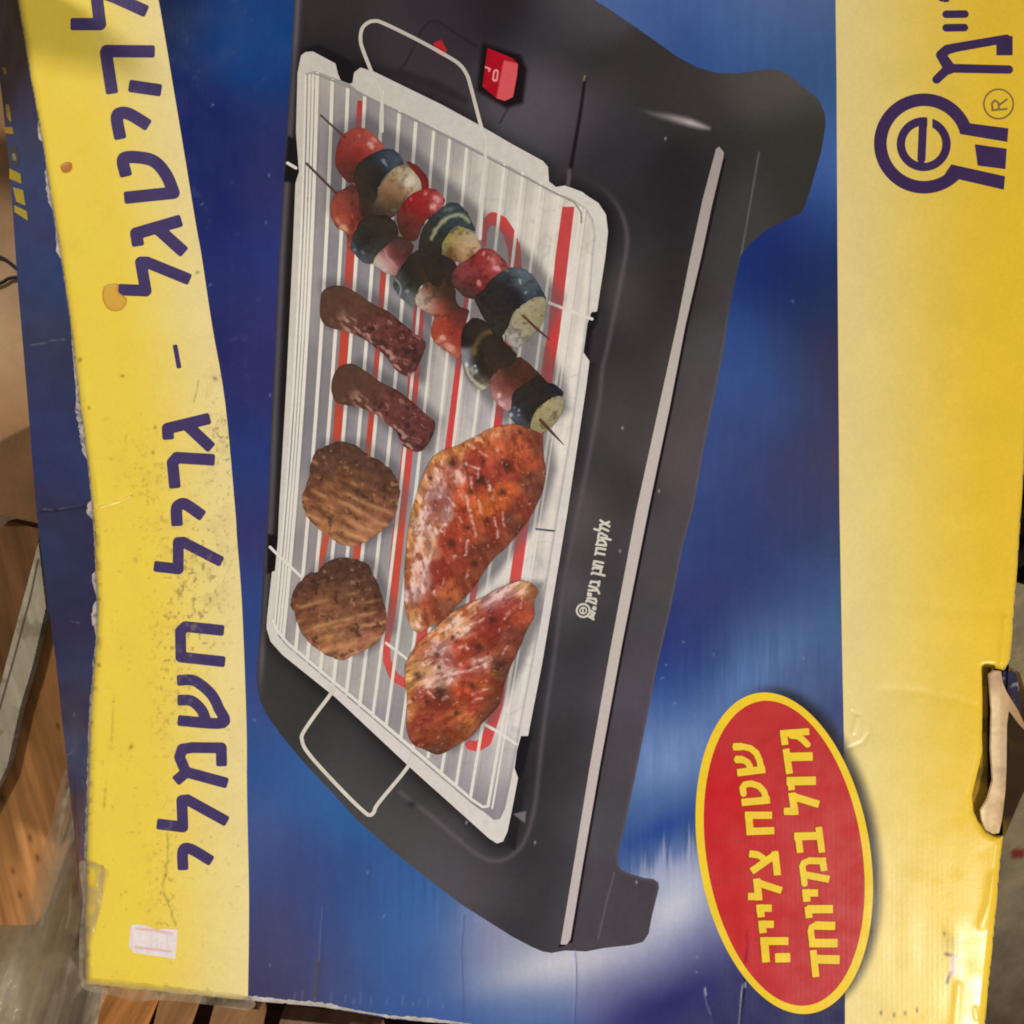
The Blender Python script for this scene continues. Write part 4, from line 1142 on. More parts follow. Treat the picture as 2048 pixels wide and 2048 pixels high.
def food(name, pts, cols, sig, hl=(), lines=(), layer=8, parent=None, amp=0.06, scale=10, seed=1, step=1.4, smoothit=True, edge=0.07):
    P = curve(pts, True, 5) if smoothit else np.array(pts)
    s0 = poly_sdf(P)
    def s(X, Y):
        return s0(X, Y) + 1.6 * fbm(X, Y, 9, 3, seed + 400)
    s.bbox = (s0.bbox[0] - 2, s0.bbox[1] - 2, s0.bbox[2] + 2, s0.bbox[3] + 2)
    def pf(X, Y):
        c = ctrl(X, Y, cols, sig)
        wx = X + 2.5 * fbm(X, Y, 9, 2, 301); wy = Y + 2.5 * fbm(X, Y, 9, 2, 302)
        c = c * (1 + amp * fbm(X, Y, scale, 3, seed) + 0.07 * fbm(X, Y, 4, 2, 303))[..., None]
        c = c * 0.85 + 0.06 * c.mean(-1, keepdims=True)
        c = lay(c, (48, 38, 34), smooth(0.15, 0.5, fbm(X, Y, 15, 4, 305)) * 0.35)
        for pth, w, rgb, al in lines:
            c = lay(c, rgb, band(wx, wy, [pth], w, max(1.5, w * 0.5)) * al)
        for x, y, rx, ry, ang, rgb, al in hl:
            c = lay(c, rgb, smooth(0.15, 0.9, blob(wx, wy, x, y, rx * 1.25, ry * 1.25, ang) * (1 + 0.5 * fbm(X, Y, 5, 2, 304))) * al)
        if parent is not None:
            for bx, by in MURK:
                c = lay(c, (64, 53, 46), blob(X, Y, bx, by, 22) * 0.58)
        if edge:
            c = c * (1 - edge * np.exp(-(s(X, Y) / 3.0) ** 2))[..., None]
        return c
    return sheet(name, s, pf, layer, parent, step=step)


def kpt(f, x, y):
    return f([(x, y)])[0]


MURK = [(712, 372), (735, 425), (770, 440), (800, 470), (835, 505), (850, 540), (880, 575), (905, 590), (930, 615), (955, 665), (990, 700), (1015, 735), (895, 545), (720, 350)]
kebabs = []
# upper kebab (stick first: it carries the pieces)
kb1 = sheet('kebab', stroke_sdf([[(642, 231, 4), (690, 275, 5)]]), flat(92, 68, 64, 0.1), 13, box, step=1.2)
kb2 = sheet('kebab', stroke_sdf([[(613, 327, 5), (672, 386, 5)]]), flat(84, 60, 58, 0.1), 13, box, step=1.2)

food('pepper', k1([(1290, 620), (1430, 670), (1560, 800), (1615, 920), (1600, 1050), (1520, 1030), (1450, 880), (1380, 760)]), [(830, 345, 128, 50, 48), (850, 370, 136, 48, 48)], 20, layer=8, parent=kb1)
food('tomato', k1([(380, 180), (540, 120), (700, 140), (850, 270), (955, 400), (920, 440), (760, 520), (600, 640), (540, 720), (520, 900), (420, 930), (300, 800), (225, 640), (245, 430), (300, 280)]),
     [(680, 300, 148, 58, 52), (700, 330, 124, 56, 50), (705, 275, 172, 74, 64), (740, 275, 186, 84, 72), (755, 295, 190, 92, 78), (730, 310, 158, 54, 50), (690, 350, 112, 62, 54), (710, 260, 176, 78, 68)], 14,
     [(741, 290, 5, 8, -35, (214, 158, 148), .85), (749, 279, 4, 7, -40, (212, 150, 138), .6), (720, 271, 3, 3, 0, (210, 140, 124), .5)], layer=9, parent=kb1)
food('zucchini', k1([(520, 760), (600, 620), (760, 515), (940, 440), (1080, 440), (1190, 520), (1240, 640), (1170, 700), (1050, 750), (960, 850), (880, 980), (850, 1150), (790, 1420), (680, 1450), (600, 1390), (560, 1060), (500, 900)]),
     [(730, 340, 62, 56, 50), (720, 380, 66, 58, 50), (750, 320, 58, 58, 58), (775, 310, 66, 74, 88), (785, 320, 72, 82, 96), (800, 318, 92, 98, 98), (735, 420, 70, 60, 54), (755, 350, 54, 50, 48)], 14,
     [(770, 324, 3, 8, -35, (136, 148, 160), .7), (790, 308, 10, 5, 30, (58, 66, 84), .5)], layer=10, parent=kb1)
food('mushroom', k1([(1080, 735), (1230, 668), (1370, 740), (1470, 870), (1515, 1010), (1420, 1070), (1300, 1160), (1210, 1310), (1090, 1440), (960, 1460), (800, 1425), (765, 1300), (850, 1150), (860, 1030), (960, 880)]),
     [(822, 364, 212, 192, 162), (800, 345, 186, 162, 128), (812, 340, 190, 172, 134), (785, 372, 166, 126, 92), (800, 385, 160, 118, 80), (830, 380, 196, 170, 134), (770, 395, 130, 100, 74), (785, 405, 110, 80, 56), (765, 422, 88, 74, 58), (790, 418, 96, 78, 62)], 11,
     [(820, 362, 10, 12, 0, (220, 204, 176), .6), (792, 347, 3, 3, 0, (150, 112, 72), .5), (788, 420, 6, 4, 0, (120, 106, 100), .6)], layer=11, parent=kb1)
food('tomato', k1([(1320, 1140), (1420, 1075), (1540, 1030), (1650, 1015), (1780, 1080), (1855, 1180), (1840, 1260), (1720, 1380), (1600, 1480), (1500, 1610), (1430, 1780), (1300, 1790), (1180, 1660), (1145, 1450), (1180, 1330)]),
     [(830, 410, 164, 46, 48), (850, 400, 172, 48, 50), (875, 395, 190, 84, 78), (820, 440, 120, 60, 54), (850, 430, 150, 52, 50), (810, 460, 108, 58, 50), (840, 455, 118, 58, 54), (860, 385, 182, 60, 58), (880, 405, 200, 100, 92)], 13,
     [(874, 398, 8, 5, 35, (216, 152, 148), .8), (866, 414, 6, 8, 20, (222, 168, 162), .8), (850, 388, 3, 4, 0, (212, 130, 128), .7), (822, 398, 1.5, 3, 0, (210, 130, 124), .6)], layer=12, parent=kb1)
food('zucchini', [(886, 413), (902, 405), (918, 408), (932, 422), (941, 438), (950, 462), (932, 456), (915, 452), (900, 462), (888, 482), (884, 505), (888, 530), (886, 560), (876, 574), (858, 562), (845, 530), (838, 500), (842, 470), (855, 442), (870, 427)],
     [(860, 470, 66, 62, 54), (850, 510, 60, 56, 50), (870, 520, 58, 54, 46), (900, 412, 74, 84, 86), (920, 418, 64, 76, 72), (935, 440, 70, 80, 74), (895, 445, 62, 72, 66), (880, 470, 58, 62, 52), (905, 440, 72, 86, 88)], 13,
     [(898, 418, 9, 4, -15, (112, 122, 122), .6)], [([(862, 478), (872, 458), (884, 444), (900, 432), (918, 428), (930, 434), (938, 444)], 7, (170, 164, 130), .85)], layer=13, parent=kb1)
food('mushroom', k3([(300, 395), (420, 440), (520, 520), (590, 640), (605, 750), (480, 830), (380, 920), (250, 920), (150, 870), (60, 830), (30, 700), (80, 560), (200, 440)]),
     [(935, 475, 208, 176, 138), (945, 495, 206, 168, 126), (915, 480, 192, 158, 108), (925, 460, 166, 150, 84), (900, 480, 168, 152, 82), (890, 500, 160, 148, 88), (905, 505, 126, 86, 54), (920, 500, 206, 170, 124), (915, 518, 164, 116, 78), (895, 515, 96, 66, 52), (935, 510, 192, 142, 98)], 9,
     [(900, 502, 6, 7, 30, (96, 66, 44), .6)], layer=14, parent=kb1)
food('zucchini', k3([(20, 830), (90, 830), (180, 890), (240, 960), (230, 1060), (180, 1180), (230, 1300), (150, 1290), (60, 1170), (0, 1050), (-20, 920)]), [(895, 530, 60, 50, 50), (890, 560, 62, 54, 48)], 14, layer=14, parent=kb1)
food('tomato', k3([(640, 718), (780, 740), (900, 840), (1005, 960), (985, 1040), (880, 1090), (790, 1160), (710, 1250), (650, 1340), (560, 1430), (460, 1465), (330, 1410), (220, 1290), (160, 1180), (220, 1030), (350, 920), (480, 830), (560, 760)]),
     [(960, 520, 158, 56, 54), (985, 530, 190, 92, 90), (940, 540, 152, 66, 66), (950, 565, 128, 56, 54), (925, 550, 156, 74, 74), (930, 580, 100, 66, 60), (960, 575, 146, 58, 54), (1000, 525, 182, 88, 78), (945, 590, 84, 60, 54), (990, 545, 168, 62, 60)], 13,
     [(994, 537, 8, 5, 35, (226, 158, 160), .85), (985, 520, 4, 4, 0, (214, 142, 140), .7), (968, 507, 3, 4, 20, (222, 156, 150), .7), (990, 524, 4, 6, 10, (214, 140, 136), .6), (958, 566, 4, 7, -25, (214, 136, 116), .8), (977, 516, 2, 4, 0, (210, 130, 128), .6)], layer=15, parent=kb1, amp=0.12, scale=7)
food('zucchini', k3([(955, 1040), (1080, 1000), (1250, 1030), (1400, 1150), (1500, 1310), (1580, 1470), (1520, 1460), (1380, 1460), (1250, 1550), (1140, 1640), (1070, 1740), (1030, 1860), (970, 1960), (850, 2060), (700, 1840), (600, 1660), (520, 1450), (650, 1330), (710, 1240), (800, 1150), (880, 1085)]),
     [(990, 580, 60, 54, 52), (1000, 610, 58, 52, 50), (980, 630, 62, 56, 50), (1020, 560, 54, 52, 54), (1040, 555, 104, 114, 120), (1060, 570, 98, 108, 112), (1070, 585, 74, 82, 92), (1035, 545, 104, 114, 118), (1080, 595, 66, 72, 84), (1030, 590, 54, 50, 52), (1010, 650, 64, 58, 52), (1010, 542, 72, 76, 80)], 12,
     [(1040, 563, 3, 6, -20, (160, 172, 180), .8), (1053, 586, 3, 3, 0, (170, 180, 190), .7), (1014, 541, 5, 3, 0, (130, 142, 150), .7)], layer=16, parent=kb1, amp=0.1, scale=6)
food('zucchini_end', k3([(1250, 1545), (1380, 1450), (1520, 1445), (1570, 1500), (1580, 1600), (1530, 1800), (1400, 1980), (1280, 2100), (1150, 2190), (1020, 2140), (960, 2000), (1020, 1860), (1065, 1735), (1135, 1635)]),
     [(1070, 610, 176, 162, 122), (1050, 625, 180, 164, 120), (1040, 650, 174, 160, 126), (1030, 670, 186, 178, 160), (1020, 680, 190, 184, 170), (1080, 630, 160, 150, 112), (1065, 655, 170, 156, 118), (1045, 610, 190, 180, 158)], 13,
     [(1070, 622, 3, 3, 0, (110, 92, 52), .6), (1048, 634, 8, 5, 40, (140, 112, 66), .6)], layer=17, parent=kb1, amp=0.07, scale=6)
sheet('skewer_tip', stroke_sdf([[(1046, 631, 4), (1075, 659, 5.5), (1100, 680, 2.2)]]), flat(88, 60, 56, 0.15, 8), 19, kb1, step=1.0)

food('tomato', k1([(480, 955), (360, 1020), (220, 1100), (160, 1280), (170, 1450), (250, 1600), (380, 1690), (420, 1932), (470, 1800), (540, 1600), (610, 1530), (690, 1440), (620, 1200), (570, 1050)]),
     [(680, 410, 172, 78, 64), (700, 400, 146, 70, 60), (720, 420, 118, 62, 54), (690, 450, 190, 100, 76), (705, 440, 168, 66, 54), (670, 430, 176, 84, 66), (700, 380, 128, 66, 58), (715, 445, 150, 58, 50), (700, 470, 190, 90, 66)], 12,
     [(686, 455, 9, 5, 40, (216, 164, 126), .8), (674, 441, 4, 7, -20, (208, 128, 96), .6), (705, 434, 2, 4, -30, (196, 110, 96), .5)], layer=10, parent=kb2)
food('zucchini', kk2([(155, 380), (300, 20), (480, -70), (700, -60), (855, 80), (850, 240), (770, 310), (650, 430), (570, 500), (510, 570), (490, 650), (330, 620), (220, 510)]),
     [(740, 470, 62, 57, 50), (760, 455, 64, 58, 48), (720, 490, 56, 52, 48), (780, 470, 66, 62, 50), (720, 510, 86, 92, 98), (735, 520, 92, 94, 96), (705, 495, 92, 100, 104), (745, 505, 70, 66, 60)], 11,
     [(710, 500, 4, 3, 0, (134, 140, 144), .6), (726, 505, 4, 2, 30, (130, 134, 138), .5)], layer=11, parent=kb2)
food('onion', kk2([(640, 425), (760, 300), (900, 245), (1060, 330), (1085, 430), (1010, 570), (910, 710), (830, 820), (700, 800), (540, 700), (485, 640), (560, 505)]),
     [(800, 490, 106, 66, 62), (790, 510, 116, 66, 62), (810, 520, 110, 62, 58), (770, 510, 160, 96, 92), (775, 530, 200, 150, 136), (760, 525, 216, 196, 180), (770, 540, 218, 198, 184), (785, 540, 190, 140, 128), (752, 515, 200, 178, 150), (800, 535, 140, 78, 76)], 8,
     (), [(kk2([(650, 430), (720, 560), (850, 700)]), 3, (202, 150, 146), .7), (kk2([(640, 500), (760, 640), (830, 760)]), 3, (206, 140, 132), .5)], layer=11, parent=kb2)
food('zucchini', kk2([(815, 870), (900, 710), (1010, 565), (1100, 480), (1250, 425), (1430, 480), (1510, 630), (1460, 810), (1330, 910), (1200, 990), (1135, 1100), (1115, 1290), (1040, 1260), (900, 1160), (795, 990)]),
     [(830, 530, 58, 54, 46), (850, 510, 60, 56, 48), (820, 560, 56, 54, 46), (870, 530, 72, 64, 46), (860, 550, 74, 62, 46), (810, 585, 108, 110, 114), (798, 570, 92, 96, 92), (822, 595, 112, 116, 120), (828, 606, 130, 132, 110), (830, 575, 62, 60, 52)], 10,
     [(815, 583, 3, 4, -20, (170, 170, 176), .7)], [(kk2([(830, 880), (890, 960), (900, 1010), (880, 1130)]), 2.5, (190, 190, 180), .7)], layer=12, parent=kb2)
food('tomato', [(829, 598), (848, 571), (868, 558), (889, 554), (908, 572), (912, 601), (920, 614), (938, 622), (930, 649), (924, 668), (922, 707), (918, 716), (908, 713), (889, 701), (873, 688), (863, 672), (864, 649), (868, 634), (858, 627), (840, 616)],
     [(850, 605, 216, 186, 162), (840, 600, 206, 184, 160), (860, 590, 170, 110, 86), (870, 575, 120, 84, 62), (895, 580, 92, 62, 52), (905, 605, 98, 60, 50), (880, 610, 158, 74, 58), (875, 630, 178, 82, 60), (890, 650, 184, 70, 56), (910, 640, 128, 62, 54), (910, 680, 172, 68, 56), (870, 665, 190, 84, 62), (895, 695, 198, 110, 88), (865, 620, 206, 150, 128)], 10,
     [(885, 676, 6, 6, 30, (238, 192, 166), .8), (900, 696, 12, 6, 40, (228, 168, 144), .7), (875, 682, 5, 5, 0, (226, 160, 136), .5)], layer=12, parent=kb2)
food('zucchini', k4([(430, 610), (435, 330), (500, 190), (620, 110), (790, 170), (970, 300), (1030, 440), (1120, 520), (1190, 620), (1160, 730), (1010, 790), (890, 890), (830, 1010), (745, 1105), (640, 1085), (530, 960), (470, 820)]),
     [(940, 660, 58, 50, 46), (970, 680, 64, 56, 46), (1000, 700, 60, 54, 48), (950, 720, 56, 52, 46), (970, 745, 62, 56, 48), (930, 680, 52, 46, 44), (985, 730, 74, 58, 50), (955, 760, 92, 86, 70), (940, 750, 160, 152, 134), (960, 772, 196, 186, 160), (932, 725, 150, 146, 146), (928, 712, 150, 146, 152)], 9,
     [(934, 728, 2.5, 6, -10, (222, 222, 226), .8), (950, 732, 4, 3, 30, (214, 216, 222), .8), (953, 741, 3, 4, 0, (190, 192, 204), .7), (945, 742, 3, 8, -10, (176, 172, 162), .6)],
     [(k4([(610, 600), (620, 500), (670, 400), (760, 310), (860, 290)]), 9, (130, 100, 58), .75), (k4([(490, 740), (540, 900), (620, 1010), (740, 1075)]), 6, (196, 186, 164), .8)], layer=13, parent=kb2)
food('onion', k4([(1160, 720), (1250, 650), (1440, 810), (1520, 910), (1420, 970), (1260, 1060), (1160, 1150), (1125, 1360), (1050, 1385), (920, 1280), (855, 1200), (815, 1010), (880, 885), (1010, 785)]),
     [(1030, 740, 88, 58, 50), (1050, 745, 96, 60, 52), (1020, 765, 108, 62, 54), (1000, 770, 130, 72, 60), (985, 780, 190, 128, 116), (1000, 800, 196, 132, 126), (1010, 785, 150, 84, 72), (990, 765, 150, 92, 78), (1010, 812, 208, 150, 146), (1065, 755, 82, 58, 50), (985, 795, 200, 140, 132)], 9,
     [(997, 790, 4, 5, 0, (232, 196, 186), .8), (1003, 808, 8, 4, 45, (226, 178, 174), .7)], layer=14, parent=kb2)
food('zucchini', k4([(1510, 890), (1640, 1010), (1740, 1035), (1840, 1150), (1780, 1200), (1650, 1230), (1510, 1345), (1430, 1455), (1395, 1640), (1300, 1620), (1170, 1560), (1090, 1440), (1120, 1340), (1150, 1140), (1260, 1050), (1420, 950)]),
     [(1060, 790, 62, 56, 50), (1080, 780, 60, 52, 48), (1040, 810, 60, 56, 52), (1050, 830, 56, 54, 52), (1110, 780, 52, 50, 58), (1030, 820, 70, 70, 82), (1025, 832, 120, 120, 132), (1040, 850, 78, 78, 82), (1100, 790, 58, 52, 50), (1035, 840, 88, 88, 98)], 9,
     [(1022, 830, 3, 5, 0, (206, 202, 200), .8), (1036, 830, 3, 3, 0, (150, 156, 172), .7), (1028, 815, 3, 4, 0, (104, 106, 130), .7), (1036, 822, 2, 3, 0, (170, 176, 190), .7)], layer=15, parent=kb2)
food('zucchini_end', k4([(1505, 1345), (1650, 1228), (1780, 1190), (1850, 1230), (1845, 1350), (1775, 1490), (1690, 1600), (1560, 1690), (1440, 1700), (1388, 1640), (1425, 1455)]),
     [(1110, 805, 186, 170, 122), (1095, 820, 190, 174, 126), (1080, 835, 182, 166, 112), (1075, 855, 168, 152, 104), (1105, 830, 170, 156, 114), (1120, 810, 168, 158, 124), (1090, 850, 164, 152, 108)], 11, layer=16, parent=kb2)
sheet('skewer_tip', stroke_sdf([[(1081, 840, 7), (1104, 865, 5.5), (1127, 889, 1.8)]]), flat(96, 66, 54, 0.15, 8), 18, kb2, step=1.0)

# sausages
m0 = lambda p: T(512, 512, p)


def sausage(pts, dx, dy):
    s = poly_sdf(curve(pts, True, 5))
    def pf(X, Y):
        u = X - dx; v = Y - dy
        a, b = rot(u, v, 40)          # along / across
        c = ctrl(a, b, [(0, -12, 88, 66, 56), (10, 10, 92, 66, 56), (60, -10, 96, 68, 58), (60, 10, 100, 66, 58), (110, -8, 100, 62, 58), (110, 8, 108, 64, 62), (160, -5, 100, 58, 58), (160, 10, 108, 66, 62), (200, 0, 92, 56, 56)], 22)
        c = c * np.array([1.02, 1.01, 0.97])
        n = fbm(X, Y, 9, 4, 111); n2 = fbm(a / 2.2, b, 6, 3, 112)
        right = smooth(55, 100, a)
        c = c * (1 + (0.10 + 0.18 * right) * n)[..., None]
        c = lay(c, (58, 44, 44), smooth(0.2, 0.5, fbm(X, Y, 16, 3, 114)) * right * 0.55)
        low = smooth(-6, 8, b + 5 * n) * smooth(20, 60, a)
        c = lay(c, (190, 146, 126), smooth(-0.1, 0.4, n2) * low * 0.85)
        c = lay(c, (176, 128, 110), smooth(0.38, 0.55, n2) * right * 0.55)
        return c * (1 - 0.1 * np.exp(-(s(X, Y) / 2.5) ** 2))[..., None]
    return s, pf


for pts, dx, dy in ((m0([(485, 350), (500, 270), (560, 230), (640, 225), (740, 265), (880, 360), (1000, 420), (1120, 520), (1220, 600), (1278, 650), (1268, 720), (1235, 800), (1200, 870), (1150, 905), (1080, 880), (1030, 830), (980, 760), (900, 690), (800, 620), (700, 575), (570, 545), (510, 510), (484, 450)]), 660, 598),
                    (m0([(568, 980), (590, 890), (640, 830), (720, 813), (800, 850), (940, 950), (1060, 1010), (1180, 1100), (1290, 1200), (1348, 1250), (1343, 1330), (1290, 1430), (1230, 1478), (1160, 1460), (1100, 1420), (1060, 1330), (980, 1260), (880, 1180), (760, 1140), (620, 1110), (578, 1050)]), 684, 756)):
    s, pf = sausage(pts, dx, dy)
    sheet('sausage', s, pf, 8, box, step=1.3)

# beef patties
def patty(pts, cx, cy, ang, seed):
    base = curve(pts, True, 4)
    s0 = poly_sdf(base)
    def s(X, Y):
        return s0(X, Y) + 1.8 * fbm(X, Y, 7, 2, seed + 9)
    s.bbox = (s0.bbox[0] - 3, s0.bbox[1] - 3, s0.bbox[2] + 3, s0.bbox[3] + 3)
    def pf(X, Y):
        u = X - cx; v = Y - cy
        a, b = rot(u, v, ang)
        c = ctrl(u, v, [(-20, -85, 82, 64, 55), (30, -75, 84, 64, 56), (-60, -50, 86, 64, 56), (50, -40, 88, 66, 56), (70, -30, 82, 62, 54), (-70, 0, 110, 74, 58), (-30, -20, 124, 88, 66), (20, 0, 116, 86, 64), (60, 10, 122, 82, 66), (-50, 40, 140, 102, 74), (0, 40, 138, 100, 76), (50, 50, 134, 92, 74), (-20, 75, 158, 116, 84), (20, 95, 176, 132, 96), (50, 80, 160, 114, 88), (-60, 60, 150, 104, 76)], 24)
        n = fbm(a / 3.0, b, 8, 4, seed); n1 = fbm(X, Y, 8, 4, seed + 1)
        low = smooth(-50, 0, b)
        c = c * np.array([1.08, 1.0, 0.95]) * (1 + 0.28 * n * (0.3 + 0.7 * low) + 0.22 * n1)[..., None]
        for q in range(-3, 6):
            off = q * 24 + 6 * fbm(a, b * 0 + q * 50.0, 40, 2, seed + 4)
            m = np.exp(-((b - off) / 4.0) ** 2) * smooth(-0.45, 0.3, fbm(a, b * 0 + q * 31.0, 30, 2, seed + 5)) * smooth(-55, -20, b)
            c = lay(c, (206, 156, 104), m * 0.6)
            m = np.exp(-((b - off - 10) / 5.0) ** 2) * smooth(-0.2, 0.4, fbm(a, b * 0 + q * 17.0, 26, 2, seed + 6)) * smooth(-50, -10, b)
            c = lay(c, (84, 56, 46), m * 0.45)
        c = lay(c, (62, 46, 40), smooth(0.3, 0.55, fbm(X, Y, 14, 3, seed + 7)) * 0.6)
        c = lay(c, (188, 136, 96), smooth(0.42, 0.6, fbm(X, Y, 11, 3, seed + 8)) * 0.55)
        return c * (1 - 0.1 * np.exp(-(s(X, Y) / 2.5) ** 2))[..., None]
    return s, pf


pt1 = T(570, 860, [(470, 300), (560, 270), (700, 190), (880, 180), (1060, 230), (1150, 310), (1290, 400), (1420, 460), (1560, 580), (1650, 720), (1710, 900), (1690, 1060), (1640, 1230), (1560, 1380), (1420, 1520), (1280, 1620), (1120, 1690), (950, 1730), (820, 1690), (660, 1590), (540, 1510), (430, 1400), (320, 1280), (270, 1120), (255, 990), (310, 850), (360, 680), (390, 480)], 260.0)
pt2 = T(560, 1090, [(560, 400), (600, 340), (700, 260), (850, 200), (1000, 190), (1180, 230), (1330, 310), (1370, 430), (1440, 530), (1490, 680), (1540, 850), (1580, 1000), (1570, 1250), (1460, 1420), (1300, 1540), (1130, 1620), (990, 1690), (930, 1710), (760, 1670), (620, 1590), (500, 1510), (400, 1410), (300, 1270), (240, 1120), (220, 1000), (160, 900), (180, 740), (240, 620), (330, 510), (440, 420)], 260.0)
for pts, cx, cy, ang, seed in ((pt1, 702, 988, 25, 131), (pt2, 678, 1218, -14, 151)):
    s, pf = patty(pts, cx, cy, ang, seed)
    sheet('beef_patty', s, pf, 8, box, step=1.3)

# chicken breasts
c1 = T(800, 840, [(1480, 60), (1340, 60), (1180, 90), (1080, 130), (980, 190), (850, 250), (720, 320), (560, 370), (440, 440), (350, 560), (290, 690), (240, 830), (180, 1020), (140, 1160), (110, 1320), (90, 1480), (72, 1700)], 310.0) \
    + T(790, 1120, [(120, 120), (118, 300), (118, 480), (138, 650), (170, 770), (220, 860), (290, 912), (370, 865), (480, 812), (620, 750), (760, 580), (900, 440), (1000, 320), (1100, 160)], 310.0) \
    + T(800, 840, [(1180, 1710), (1290, 1620), (1420, 1480), (1540, 1330), (1640, 1180), (1740, 980), (1800, 800), (1815, 620), (1785, 400), (1765, 190), (1620, 110)], 310.0)
c2 = T(790, 1120, [(1440, 300), (1570, 258), (1680, 280), (1760, 340), (1785, 400), (1730, 520), (1735, 700), (1640, 880), (1560, 1080), (1490, 1230), (1420, 1380), (1360, 1560), (1320, 1750)], 310.0) \
    + [(992, 1418), (966, 1445), (943, 1472), (915, 1490), (878, 1509), (846, 1498), (825, 1488), (814, 1459), (814, 1395), (810, 1355), (811, 1329), (825, 1302), (843, 1278), (872, 1255), (896, 1231), (931, 1209), (963, 1196), (1000, 1176)]
CC1 = [(822, 1010, 216, 140, 76), (812, 1080, 214, 140, 80), (812, 1150, 210, 130, 74), (870, 905, 214, 142, 80), (900, 892, 210, 132, 76), (960, 867, 206, 120, 76), (1010, 855, 206, 118, 76), (840, 965, 212, 132, 80),
       (900, 950, 206, 128, 108), (870, 980, 196, 142, 132), (880, 1010, 190, 134, 124), (860, 1040, 214, 158, 138), (845, 1060, 226, 176, 150), (850, 1090, 216, 150, 114), (930, 1000, 200, 86, 56), (960, 1010, 196, 96, 52), (1000, 990, 198, 92, 52),
       (990, 900, 196, 92, 62), (1040, 885, 186, 88, 58), (1060, 920, 178, 80, 56), (1080, 960, 120, 68, 56), (1087, 900, 126, 72, 58), (1050, 1020, 142, 68, 54), (1000, 1060, 168, 74, 54), (940, 1060, 186, 82, 58), (900, 1080, 166, 66, 50),
       (920, 1120, 152, 66, 52), (960, 1110, 120, 62, 50), (990, 1085, 122, 66, 52), (880, 1150, 158, 62, 50), (840, 1150, 216, 160, 150), (825, 1190, 226, 176, 170), (850, 1210, 168, 76, 56), (900, 1180, 190, 98, 64), (930, 1170, 130, 68, 52),
       (890, 1220, 130, 74, 56), (860, 1240, 162, 90, 60), (830, 1245, 226, 170, 130), (820, 1225, 202, 130, 72), (1030, 870, 166, 80, 62), (1070, 870, 128, 74, 58), (960, 930, 170, 70, 58), (1000, 940, 160, 68, 56), (970, 970, 160, 66, 54), (1090, 1000, 112, 68, 56), (1030, 1050, 112, 66, 54)]
CC2 = [(812, 1350, 216, 150, 82), (816, 1420, 202, 125, 72), (845, 1300, 206, 120, 78), (880, 1265, 206, 124, 72), (930, 1220, 216, 136, 78), (870, 1310, 192, 136, 130), (890, 1300, 186, 130, 128), (850, 1340, 216, 150, 110), (830, 1340, 216, 150, 96),
       (920, 1250, 230, 176, 142), (940, 1230, 214, 140, 106), (980, 1200, 210, 158, 152), (1010, 1185, 214, 164, 158), (1040, 1170, 228, 178, 124), (1060, 1180, 192, 130, 78), (1070, 1190, 130, 72, 56), (1030, 1200, 160, 66, 56), (1000, 1220, 152, 58, 52),
       (960, 1240, 166, 66, 56), (990, 1240, 150, 62, 55), (1040, 1230, 172, 76, 56), (1020, 1280, 126, 66, 55), (1000, 1300, 160, 80, 60), (960, 1290, 166, 70, 53), (920, 1300, 192, 76, 53), (930, 1340, 178, 68, 53), (900, 1345, 212, 160, 146), (960, 1330, 208, 150, 140),
       (870, 1360, 220, 160, 138), (970, 1355, 202, 96, 52), (990, 1365, 110, 66, 50), (1000, 1330, 98, 60, 50), (920, 1380, 194, 80, 52), (890, 1400, 112, 62, 52), (850, 1400, 166, 76, 60), (840, 1440, 162, 68, 55), (920, 1420, 204, 106, 62), (890, 1440, 172, 80, 56),
       (960, 1400, 176, 72, 52), (980, 1415, 106, 64, 50), (900, 1480, 132, 72, 52), (870, 1495, 96, 62, 52), (850, 1470, 152, 80, 56), (930, 1470, 150, 86, 56), (1050, 1280, 120, 68, 54)]
DS1 = [(903, 1088, 11), (1012, 930, 13), (903, 926, 9), (963, 958, 9), (975, 1040, 7), (1005, 985, 8), (968, 922, 6), (958, 965, 8), (1040, 865, 7), (940, 985, 6), (935, 1055, 6), (860, 955, 5), (948, 1128, 8)]
DS2 = [(958, 1295, 11), (835, 1350, 8), (880, 1385, 12), (945, 1372, 9), (915, 1425, 7), (855, 1405, 6), (826, 1400, 5), (985, 1240, 8), (875, 1310, 6), (905, 1275, 5), (1000, 1330, 9), (880, 1335, 5)]
HS1 = [([(927, 985), (938, 1010), (943, 1040), (950, 1072)], 5.5), ([(958, 1000), (962, 1022)], 5), ([(974, 963), (980, 980)], 6), ([(934, 1080), (931, 1108)], 4), ([(989, 1035), (995, 1075)], 3), ([(1006, 1022), (1008, 1052)], 3), ([(861, 1100), (857, 1126)], 4.5), ([(879, 1058), (886, 1070)], 4),
       ([(918, 980), (924, 1000)], 4), ([(895, 995), (908, 1010)], 4.5), ([(930, 925), (958, 940)], 5), ([(940, 955), (944, 975)], 7), ([(955, 945), (957, 955)], 4), ([(938, 890), (948, 897)], 4), ([(990, 895), (996, 903)], 4), ([(840, 1035), (852, 1028)], 9), ([(835, 1060), (848, 1050), (842, 1080)], 8), ([(858, 1055), (872, 1080)], 7), ([(835, 1090), (826, 1115)], 5), ([(828, 1130), (826, 1180)], 9), ([(845, 1140), (848, 1155)], 4), ([(912, 1110), (908, 1118)], 5), ([(938, 1140), (932, 1155)], 4), ([(872, 1190), (868, 1180)], 5), ([(888, 1155), (880, 1175)], 3), ([(985, 990), (984, 1000)], 3), ([(923, 1045), (918, 1035)], 5), ([(891, 1050), (893, 1048)], 9), ([(855, 985), (850, 1000)], 6), ([(960, 905), (975, 915)], 3)]
